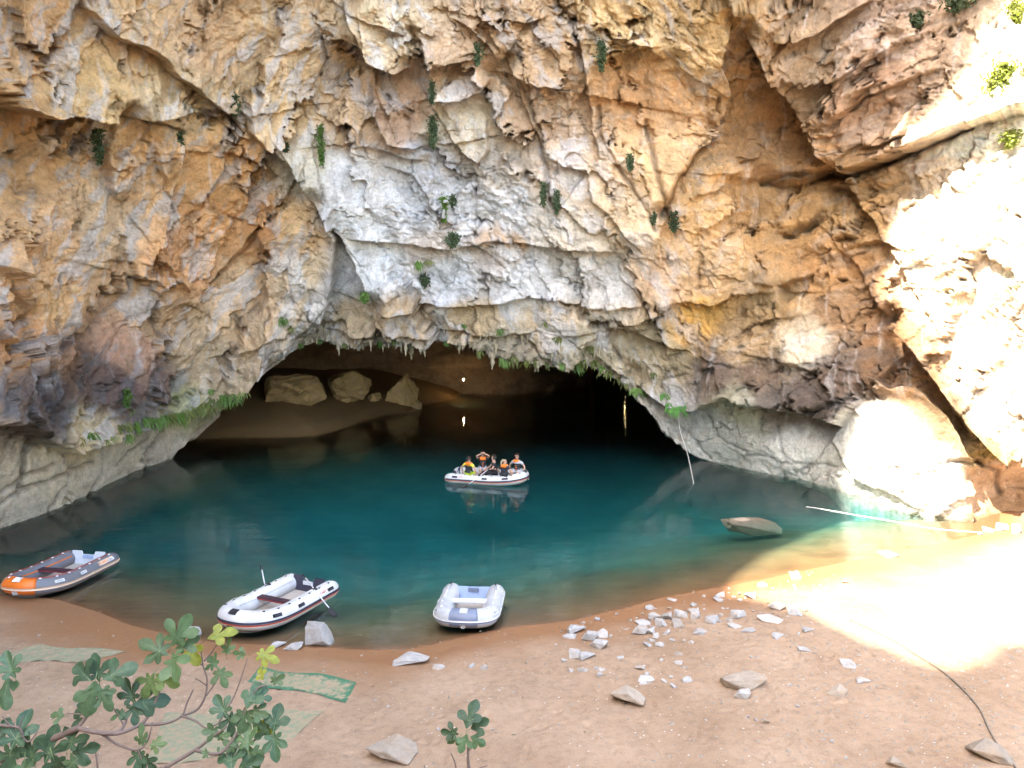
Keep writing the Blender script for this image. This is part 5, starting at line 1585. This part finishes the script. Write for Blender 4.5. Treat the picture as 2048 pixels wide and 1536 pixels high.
# leafless shrub beside them
q, nn = cliff_point(1978, 60, 0.1)
root = empty('dry_shrub', V(q)); tag(root, 'leafless dry shrub at the shadow edge top right', 'shrub')
rd = random.Random(77)
for i in range(14):
    p0 = Vector((rd.uniform(-0.1, 0.1), 0.1, 0)); d = Vector((rd.uniform(-1.3, 0.5), rd.uniform(-0.9, -0.2), rd.uniform(-0.9, 0.5))).normalized()
    pts = [p0]
    for j in range(7):
        d = (d + Vector((rd.gauss(0, 0.25), rd.gauss(0, 0.2), rd.gauss(-0.08, 0.2)))).normalized()
        pts.append(pts[-1] + d * 0.16)
    mesh_obj('branch', *tube(pts, [0.016 * (1 - 0.11 * k) for k in range(8)], 4), M_TWIG, root)

# ------------------------------------------------------------------ ropes, cable, mats
def bez(pts, n=8):
    pts = [Vector(p) for p in pts]
    out = []
    for i in range(len(pts) - 1):
        p0, p1, p2, p3 = pts[max(i - 1, 0)], pts[i], pts[i + 1], pts[min(i + 2, len(pts) - 1)]
        for k in range(n):
            t_ = k / n
            out.append(0.5 * ((2 * p1) + (p2 - p0) * t_ + (2 * p0 - 5 * p1 + 4 * p2 - p3) * t_ ** 2 + (3 * p1 - p0 - 3 * p2 + p3) * t_ ** 3))
    return out + [pts[-1]]
M_CABLE = plain('cable_grey', (0.16, 0.13, 0.10), 0.7)
cb = bez([ground_at(a, b, 0.02) for a, b in ((1700, 1242), (1745, 1262), (1790, 1285), (1830, 1310), (1880, 1342), (1922, 1378), (1958, 1420), (1978, 1462), (2000, 1500), (2036, 1545), (2080, 1620))])
tag(mesh_obj('cable', *tube(cb, 0.017, 6), M_CABLE), 'grey cable snaking down the sand at lower right', 'cable')
a0_ = V(cliff_point(1356, 822, 0.1)[0]); e0_ = V(onz(1388, 968, 0.0))
hr = bez([a0_, a0_.lerp(e0_, 0.33) + Vector((-0.12, 0, 0.1)), a0_.lerp(e0_, 0.66) + Vector((0.0, 0, 0.05)), e0_ - Vector((0, 0, 0.05))])
tag(mesh_obj('rope', *tube(hr, 0.016, 5), M_ROPE), 'thin white rope hanging from the bright ferns into the water', 'rope')
fl = bez([V(onz(a, b, 0.012)) for a, b in ((1612, 1013), (1650, 1019), (1700, 1028), (1790, 1043), (1862, 1056), (1920, 1062), (1962, 1064))])
tag(mesh_obj('floating_rope', *tube(fl, 0.015, 6), M_ROPE), 'pale rope floating taut across the sunlit shallows', 'rope')

def mat_material():
    t = NT('green_mesh_mat')
    at_ = t.n('ShaderNodeVertexColor', layer_name='tint').outputs[0]
    p = t.pos()
    n = t.noise(p, 9.0, 5, 0.6)
    e = t.math('ADD', at_, t.math('MULTIPLY', t.math('SUBTRACT', n, 0.5), 0.9))
    k = t.ramp(e, [(0.42, 0.0), (0.62, 1.0)])
    c = t.mix(k, t.mix(t.ramp(n, [(0.35, 0.0), (0.6, 1.0)]), (0.36, 0.26, 0.17), (0.22, 0.24, 0.15)), (0.06, 0.16, 0.09))
    b = t.bump(t.noise(p, 60, 2), 0.3, 0.01)
    return t.set(c, 0.9, b, 0.2)
M_MAT = mat_material()
def ground_mat(quad, label, edge=(1, 1, 1, 1), amt=1.0, base=0.33):
    c = [ground_at(*q) for q in quad]
    R_, C_ = 14, 40
    Pm = np.zeros((R_, C_, 3)); Cm = np.zeros((R_, C_, 3))
    for i in range(R_):
        for j in range(C_):
            u, v_ = j / (C_ - 1), i / (R_ - 1)
            p = c[0].lerp(c[1], u).lerp(c[3].lerp(c[2], u), v_)
            p.y += 0.06 * math.sin(u * 9 + 2) * (1 if i in (0, R_ - 1) else 0.3)
            w = max(edge[0] * math.exp(-v_ / 0.13), edge[2] * math.exp(-(1 - v_) / 0.10), edge[3] * math.exp(-u / 0.05), edge[1] * math.exp(-(1 - u) / 0.05))
            Pm[i, j] = (p.x, p.y, gz1(p.x, p.y) + 0.012 + 0.012 * math.sin(u * 31 + v_ * 7) * math.sin(v_ * 11))
            Cm[i, j] = base + 0.5 * w * amt
    o = grid_mesh('ground_mat', Pm, M_MAT, Cm)
    tag(o, label, 'mat', 'green mats half buried in the sand')
ground_mat(((518, 1336), (714, 1362), (692, 1404), (494, 1366)), 'faded green mat half buried in sand below the white boat')
ground_mat(((70, 1290), (262, 1302), (160, 1324), (-30, 1322)), 'faded grey green mat at the left end of the beach', (0.3, 0, 0.7, 0), 0.7, 0.22)
ground_mat(((330, 1428), (650, 1420), (560, 1500), (290, 1534)), 'sand covered mat under the fig branches', (0.1, 0.0, 0.6, 0.1), 0.5, 0.20)

# ------------------------------------------------------------------ fig tree in front
M_BARK = plain('fig_bark', (0.17, 0.12, 0.10), 0.8, 0.3, 20, 0.4)
M_FIG = leaf_material('fig_leaf', (0.095, 0.165, 0.075), None, 0.25)
M_FIGD = leaf_material('fig_leaf_dark', (0.06, 0.12, 0.065), None, 0.22)
M_FIGP = leaf_material('fig_leaf_pale', (0.16, 0.24, 0.09), None, 0.3)
M_FIGY = leaf_material('fig_leaf_yellow', (0.34, 0.36, 0.06), None, 0.35)
M_VEIN = plain('leaf_vein', (0.15, 0.21, 0.09), 0.6)
def fig_leaf_mesh(seed, mat):
    """palmate leaf of five rounded lobes; stalk at the origin, tip along +y, unit about 1"""
    r = random.Random(seed)
    lobes = [(-112, 0.34), (-54, 0.60), (0, 0.80), (54, 0.60), (112, 0.34)]
    if seed % 3 == 1: lobes = [(-62, 0.56), (0, 0.80), (62, 0.56)]
    lobes = [(a + r.uniform(-6, 6), l * r.uniform(0.88, 1.08)) for a, l in lobes]
    cen = Vector((0, 0.26, 0))
    ring = [Vector((0.03, 0.0, 0))]
    lob = sorted(lobes, key=lambda q: -q[0])
    # angles measured from +y, clockwise to -x
    seq = []
    for i, (a, l) in enumerate(lob):
        w = (0.165 if abs(a) < 20 else 0.15) * (0.9 if abs(a) > 90 else 1.0) * (l / 0.6) ** 0.6 * (1.25 if len(lob) == 3 else 1.0)
        d = Vector((math.sin(math.radians(a)), math.cos(math.radians(a)), 0)); n = Vector((d.y, -d.x, 0))
        for t_, k in ((0.36, 0.62), (0.58, 0.96), (0.76, 0.90), (0.91, 0.52)):
            seq.append(cen + d * l * t_ + n * w * k)
        seq.append(cen + d * l)
        for t_, k in ((0.91, 0.52), (0.76, 0.90), (0.58, 0.96), (0.36, 0.62)):
            seq.append(cen + d * l * t_ - n * w * k)
        if i < len(lob) - 1:
            a2 = (a + lob[i + 1][0]) / 2
            d2 = Vector((math.sin(math.radians(a2)), math.cos(math.radians(a2)), 0))
            seq.append(cen + d2 * 0.17)
    ring += seq + [Vector((-0.03, 0.0, 0))]
    def shape(p):
        d = p - cen
        rr = d.length
        return Vector((p.x, p.y, (0.02 + 0.05 * (seed % 4)) * abs(p.x) - (0.12 + 0.09 * (seed % 3)) * rr * rr + 0.045 * math.sin(p.x * 11 + seed) + 0.02 * math.cos(p.y * 9 + seed)))
    v = [shape(cen)] + [shape(cen.lerp(p, 0.5)) for p in ring] + [shape(p) for p in ring]
    n = len(ring); f = []; idx = []
    for k in range(n):
        k2 = (k + 1) % n
        f.append((0, 1 + k2, 1 + k)); f.append((1 + k, 1 + k2, 1 + n + k2, 1 + n + k)); idx += [0, 0]
    # raised veins
    for a, l in lob:
        d = Vector((math.sin(math.radians(a)), math.cos(math.radians(a)), 0)); nn_ = Vector((d.y, -d.x, 0))
        pts = [cen + d * l * t_ for t_ in (0, 0.35, 0.7, 0.92)]
        o = len(v)
        for t_, p in enumerate(pts):
            w = 0.0065 * (1 - t_ * 0.25)
            v += [shape(p + nn_ * w) + Vector((0, 0, 0.008)), shape(p - nn_ * w) + Vector((0, 0, 0.008))]
        for t_ in range(3): f.append((o + 2 * t_, o + 2 * t_ + 1, o + 2 * t_ + 3, o + 2 * t_ + 2)); idx.append(1)
    # stalk
    sv, sf = tube([(0, 0.20, -0.012), (0, 0.02, -0.02), (0, -0.12, -0.08), (0, -0.22, -0.18)], [0.009, 0.012, 0.012, 0.013], 5)
    o = len(v); v += sv; f += [tuple(i + o for i in q) for q in sf]; idx += [1] * len(sf)
    me = bpy.data.meshes.new('leaf'); me.from_pydata([tuple(q) for q in v], [], f)
    me.materials.append(mat); me.materials.append(M_VEIN)
    me.polygons.foreach_set('material_index', idx); me.polygons.foreach_set('use_smooth', [True] * len(f)); me.update()
    return me
LF = {'n': [fig_leaf_mesh(k, M_FIG) for k in range(4)], 'd': [fig_leaf_mesh(10 + k, M_FIGD) for k in range(4)], 'p': [fig_leaf_mesh(20 + k, M_FIGP) for k in range(3)], 'y': [fig_leaf_mesh(30 + k, M_FIGY) for k in range(3)]}
rl = random.Random(55)
def fig_leaf(parent, inv, a, b, size, ang, kind, Y):
    """leaf blade centred at the photo pixel, tip pointing at ang degrees (0 = up, clockwise)"""
    c = V(at(a, b, Y))
    s = size * Y / F0 * 0.98
    up = Vector((0, SP, CP)); rt_ = Vector((1, 0, 0)); tw = -Vector((0, CP, -SP))
    yv = (up * math.cos(math.radians(ang)) + rt_ * math.sin(math.radians(ang)))
    nv = (tw + Vector((rl.gauss(0, 0.28), rl.gauss(0, 0.2), 0.45 + rl.gauss(0, 0.3)))).normalized()
    yv = (yv - nv * yv.dot(nv)).normalized(); xv = yv.cross(nv)
    m = Matrix((xv, yv, nv)).transposed().to_4x4()
    sc_ = s * 0.92
    m = Matrix.Translation(c - yv * 0.30 * sc_) @ m @ Matrix.Scale(sc_, 4)
    o = bpy.data.objects.new('leaf', rl.choice(LF[kind])); COL.objects.link(o)
    o.parent = parent; o.matrix_local = inv @ m
    return o
def branch(parent, inv, pts, Y, r0, r1, name='branch'):
    w = [inv @ V(at(a, b, Y + dy)) for a, b, dy in pts]
    w = bez(w, 6)
    n = len(w)
    return mesh_obj(name, *tube(w, [r0 + (r1 - r0) * k / (n - 1) for k in range(n)], 7), M_BARK, parent)
base = Vector((-2.55, 3.5, gz1(-2.55, 3.5)))
fig = empty('fig_tree', base); inv = Matrix.Translation(base).inverted()
tag(fig, 'young fig tree with lobed leaves and bare twigs at lower left', 'tree')
YF = 3.1
tb = [Vector((0, 0, -0.1)), Vector((0.1, -0.05, 0.6)), inv @ V(at(-40, 1560, 3.25)), inv @ V(at(60, 1500, 3.2)), inv @ V(at(155, 1456, YF))]
tw_ = bez(tb, 6)
mesh_obj('trunk', *tube(tw_, [0.035 - 0.022 * k / (len(tw_) - 1) for k in range(len(tw_))], 8), M_BARK, fig)
tb2 = bez([Vector((0.15, -0.02, 0.5)), inv @ V(at(180, 1640, 3.3)), inv @ V(at(260, 1570, 3.2)), inv @ V(at(331, 1535, 3.1))], 6)
mesh_obj('trunk', *tube(tb2, [0.028 - 0.017 * k / (len(tb2) - 1) for k in range(len(tb2))], 8), M_BARK, fig)
BR = [([(155, 1456, 0), (176, 1429, 0.03), (190, 1410, 0.05), (203, 1388, 0.06)], 0.010, 0.005), ([(155, 1456, 0), (190, 1464, -0.02), (231, 1466, 0.0), (249, 1450, 0.05), (254, 1428, 0.08)], 0.011, 0.005),
      ([(205, 1467, 0), (240, 1466, 0.0), (281, 1448, 0.06), (302, 1423, 0.1), (319, 1382, 0.13), (340, 1341, 0.15), (341, 1325, 0.15)], 0.009, 0.004), ([(275, 1449, 0.06), (328, 1447, 0.1), (363, 1432, 0.14), (374, 1405, 0.17), (387, 1379, 0.2)], 0.008, 0.003),
      ([(363, 1432, 0.14), (390, 1441, 0.12), (413, 1456, 0.1), (437, 1447, 0.1)], 0.006, 0.003), ([(363, 1432, 0.14), (393, 1420, 0.2), (410, 1394, 0.22), (414, 1359, 0.25), (406, 1330, 0.27), (401, 1286, 0.3)], 0.006, 0.0025),
      ([(406, 1330, 0.27), (392, 1325, 0.28), (374, 1313, 0.3)], 0.004, 0.0025), ([(408, 1322, 0.27), (425, 1303, 0.3), (439, 1281, 0.32)], 0.004, 0.0025), ([(412, 1392, 0.22), (425, 1374, 0.25), (437, 1356, 0.28)], 0.004, 0.0025), ([(414, 1372, 0.24), (400, 1362, 0.24), (390, 1357, 0.25)], 0.003, 0.002),
      ([(437, 1447, 0.1), (466, 1397, 0.2), (480, 1362, 0.22), (495, 1316, 0.25)], 0.004, 0.0025), ([(331, 1535, 0), (390, 1500, 0.04), (422, 1476, 0.06), (454, 1453, 0.08)], 0.010, 0.004), ([(390, 1500, 0.04), (425, 1508, 0.0), (448, 1500, 0.02), (475, 1464, 0.06), (484, 1432, 0.08), (512, 1380, 0.12), (534, 1370, 0.14)], 0.008, 0.003),
      ([(448, 1500, 0.02), (490, 1490, 0.05), (525, 1470, 0.08), (545, 1450, 0.1)], 0.005, 0.003), ([(178, 1462, 0), (205, 1469, 0.0), (234, 1488, 0.0), (275, 1500, 0.0), (296, 1479, 0.03), (305, 1444, 0.06)], 0.007, 0.003), ([(275, 1500, 0), (282, 1515, 0), (285, 1530, 0)], 0.004, 0.003),
      ([(-60, 1440, 0.1), (0, 1450, 0.05), (38, 1456, 0.05), (47, 1476, 0.04), (59, 1483, 0.03), (76, 1461, 0.06)], 0.008, 0.003), ([(38, 1456, 0.05), (42, 1445, 0.05), (47, 1432, 0.06)], 0.004, 0.002), ([(20, 1452, 0.05), (12, 1442, 0.05), (4, 1432, 0.06)], 0.004, 0.002), ([(196, 1545, 0), (194, 1522, 0), (191, 1504, 0.02)], 0.005, 0.003), ([(302, 1425, 0.1), (316, 1408, 0.12), (326, 1405, 0.14)], 0.004, 0.002),
      ([(181, 1430, 0), (160, 1428, 0.0), (135, 1427, 0.0)], 0.004, 0.002), ([(248, 1452, 0.05), (236, 1430, 0.06), (225, 1412, 0.07)], 0.004, 0.002)]
for pts, r0, r1 in BR: branch(fig, inv, pts, YF, r0, r1)
LV = [(22, 1340, 70, -20, 'd', 0.1), (14, 1372, 70, 160, 'd', 0.12), (-6, 1402, 60, 170, 'n', 0.1), (168, 1350, 70, -60, 'd', 0.05), (225, 1350, 72, 62, 'd', 0.06), (196, 1346, 66, 0, 'd', 0.08), (186, 1384, 82, 195, 'n', 0.02), (205, 1388, 60, 150, 'n', 0.04), (168, 1410, 44, 200, 'd', 0.04),
      (355, 1272, 84, 20, 'n', 0.16), (318, 1302, 78, -75, 'n', 0.14), (348, 1322, 84, 150, 'n', 0.12), (366, 1290, 60, 60, 'n', 0.17), (385, 1298, 54, 160, 'y', 0.28), (432, 1272, 64, 70, 'y', 0.3), (300, 1362, 64, 200, 'p', 0.12), (322, 1356, 60, 120, 'p', 0.12),
      (262, 1392, 64, -30, 'd', 0.1), (288, 1406, 74, 80, 'd', 0.1), (268, 1418, 54, 190, 'd', 0.09), (242, 1426, 34, 230, 'n', 0.07), (120, 1431, 38, -95, 'n', 0.0), (454, 1300, 40, 0, 'n', 0.3), (428, 1328, 46, -50, 'n', 0.28), (440, 1346, 50, 160, 'p', 0.27), (526, 1310, 54, 110, 'y', 0.26), (484, 1308, 32, -70, 'n', 0.26),
      (524, 1352, 36, -50, 'y', 0.14), (550, 1360, 38, 60, 'n', 0.14), (446, 1420, 62, -40, 'd', 0.1), (462, 1438, 56, 190, 'd', 0.1), (500, 1400, 64, 10, 'd', 0.09), (520, 1396, 50, 40, 'd', 0.1), (488, 1430, 60, 200, 'n', 0.08), (512, 1424, 50, 110, 'n', 0.09), (524, 1448, 46, 150, 'y', 0.1),
      (550, 1446, 64, 20, 'd', 0.08), (548, 1480, 66, 170, 'd', 0.07), (530, 1462, 50, -60, 'n', 0.08), (494, 1482, 66, -10, 'n', 0.04), (504, 1506, 60, 170, 'n', 0.04), (466, 1492, 40, -80, 'n', 0.03), (462, 1520, 74, -20, 'd', 0.02), (492, 1530, 64, 60, 'd', 0.02), (428, 1464, 44, -80, 'n', 0.07), (440, 1472, 36, 90, 'n', 0.07), (414, 1508, 24, -70, 'n', 0.0), (438, 1506, 24, 60, 'n', 0.02),
      (284, 1480, 48, -20, 'n', 0.02), (308, 1490, 38, 80, 'p', 0.02), (276, 1512, 56, 190, 'd', 0.0), (292, 1520, 50, 150, 'd', 0.0), (-6, 1476, 84, -40, 'd', 0.06), (32, 1474, 90, 10, 'd', 0.04), (20, 1512, 88, 200, 'd', 0.03), (62, 1510, 92, -20, 'd', 0.02), (98, 1504, 88, 20, 'd', 0.02), (112, 1530, 80, 160, 'd', 0.0), (142, 1482, 74, 15, 'd', 0.0), (160, 1502, 64, 80, 'd', 0.0), (148, 1526, 74, 150, 'n', -0.02), (50, 1540, 80, 180, 'n', 0.0)]
for a, b, s_, an, kd, dy in LV: fig_leaf(fig, inv, a, b, s_, an + rl.uniform(-12, 12), kd, YF + dy)

base = Vector((-0.18, 3.2, gz1(-0.18, 3.2)))
sap = empty('fig_sapling', base); inv = Matrix.Translation(base).inverted()
tag(sap, 'single fig shoot with five lobed leaves at bottom centre', 'plant')
tb = bez([Vector((0, 0, -0.05)), inv @ V(at(950, 1700, 3.15)), inv @ V(at(940, 1560, 3.1)), inv @ V(at(936, 1520, 3.1)), inv @ V(at(937, 1488, 3.1))], 6)
mesh_obj('stem', *tube(tb, [0.012 - 0.007 * k / (len(tb) - 1) for k in range(len(tb))], 7), M_BARK, sap)
for pts in ([(914, 1560, 0), (911, 1530, 0), (902, 1506, 0)], [(938, 1545, 0), (960, 1536, 0), (975, 1531, 0)], [(850, 1570, 0), (850, 1548, 0), (849, 1530, 0)], [(937, 1502, 0), (942, 1497, 0), (946, 1492, 0)]):
    branch(sap, inv, pts, 3.1, 0.004, 0.002)
for a, b, s_, an, kd, dy in ((906, 1466, 46, -80, 'd', 0.0), (938, 1440, 64, 8, 'd', -0.03), (952, 1452, 50, 62, 'd', 0.0), (951, 1478, 44, 118, 'n', 0.0), (930, 1480, 44, 205, 'n', 0.0), (912, 1480, 36, -130, 'n', 0.01)):
    fig_leaf(sap, inv, a, b, s_, an, kd, 3.1 + dy)
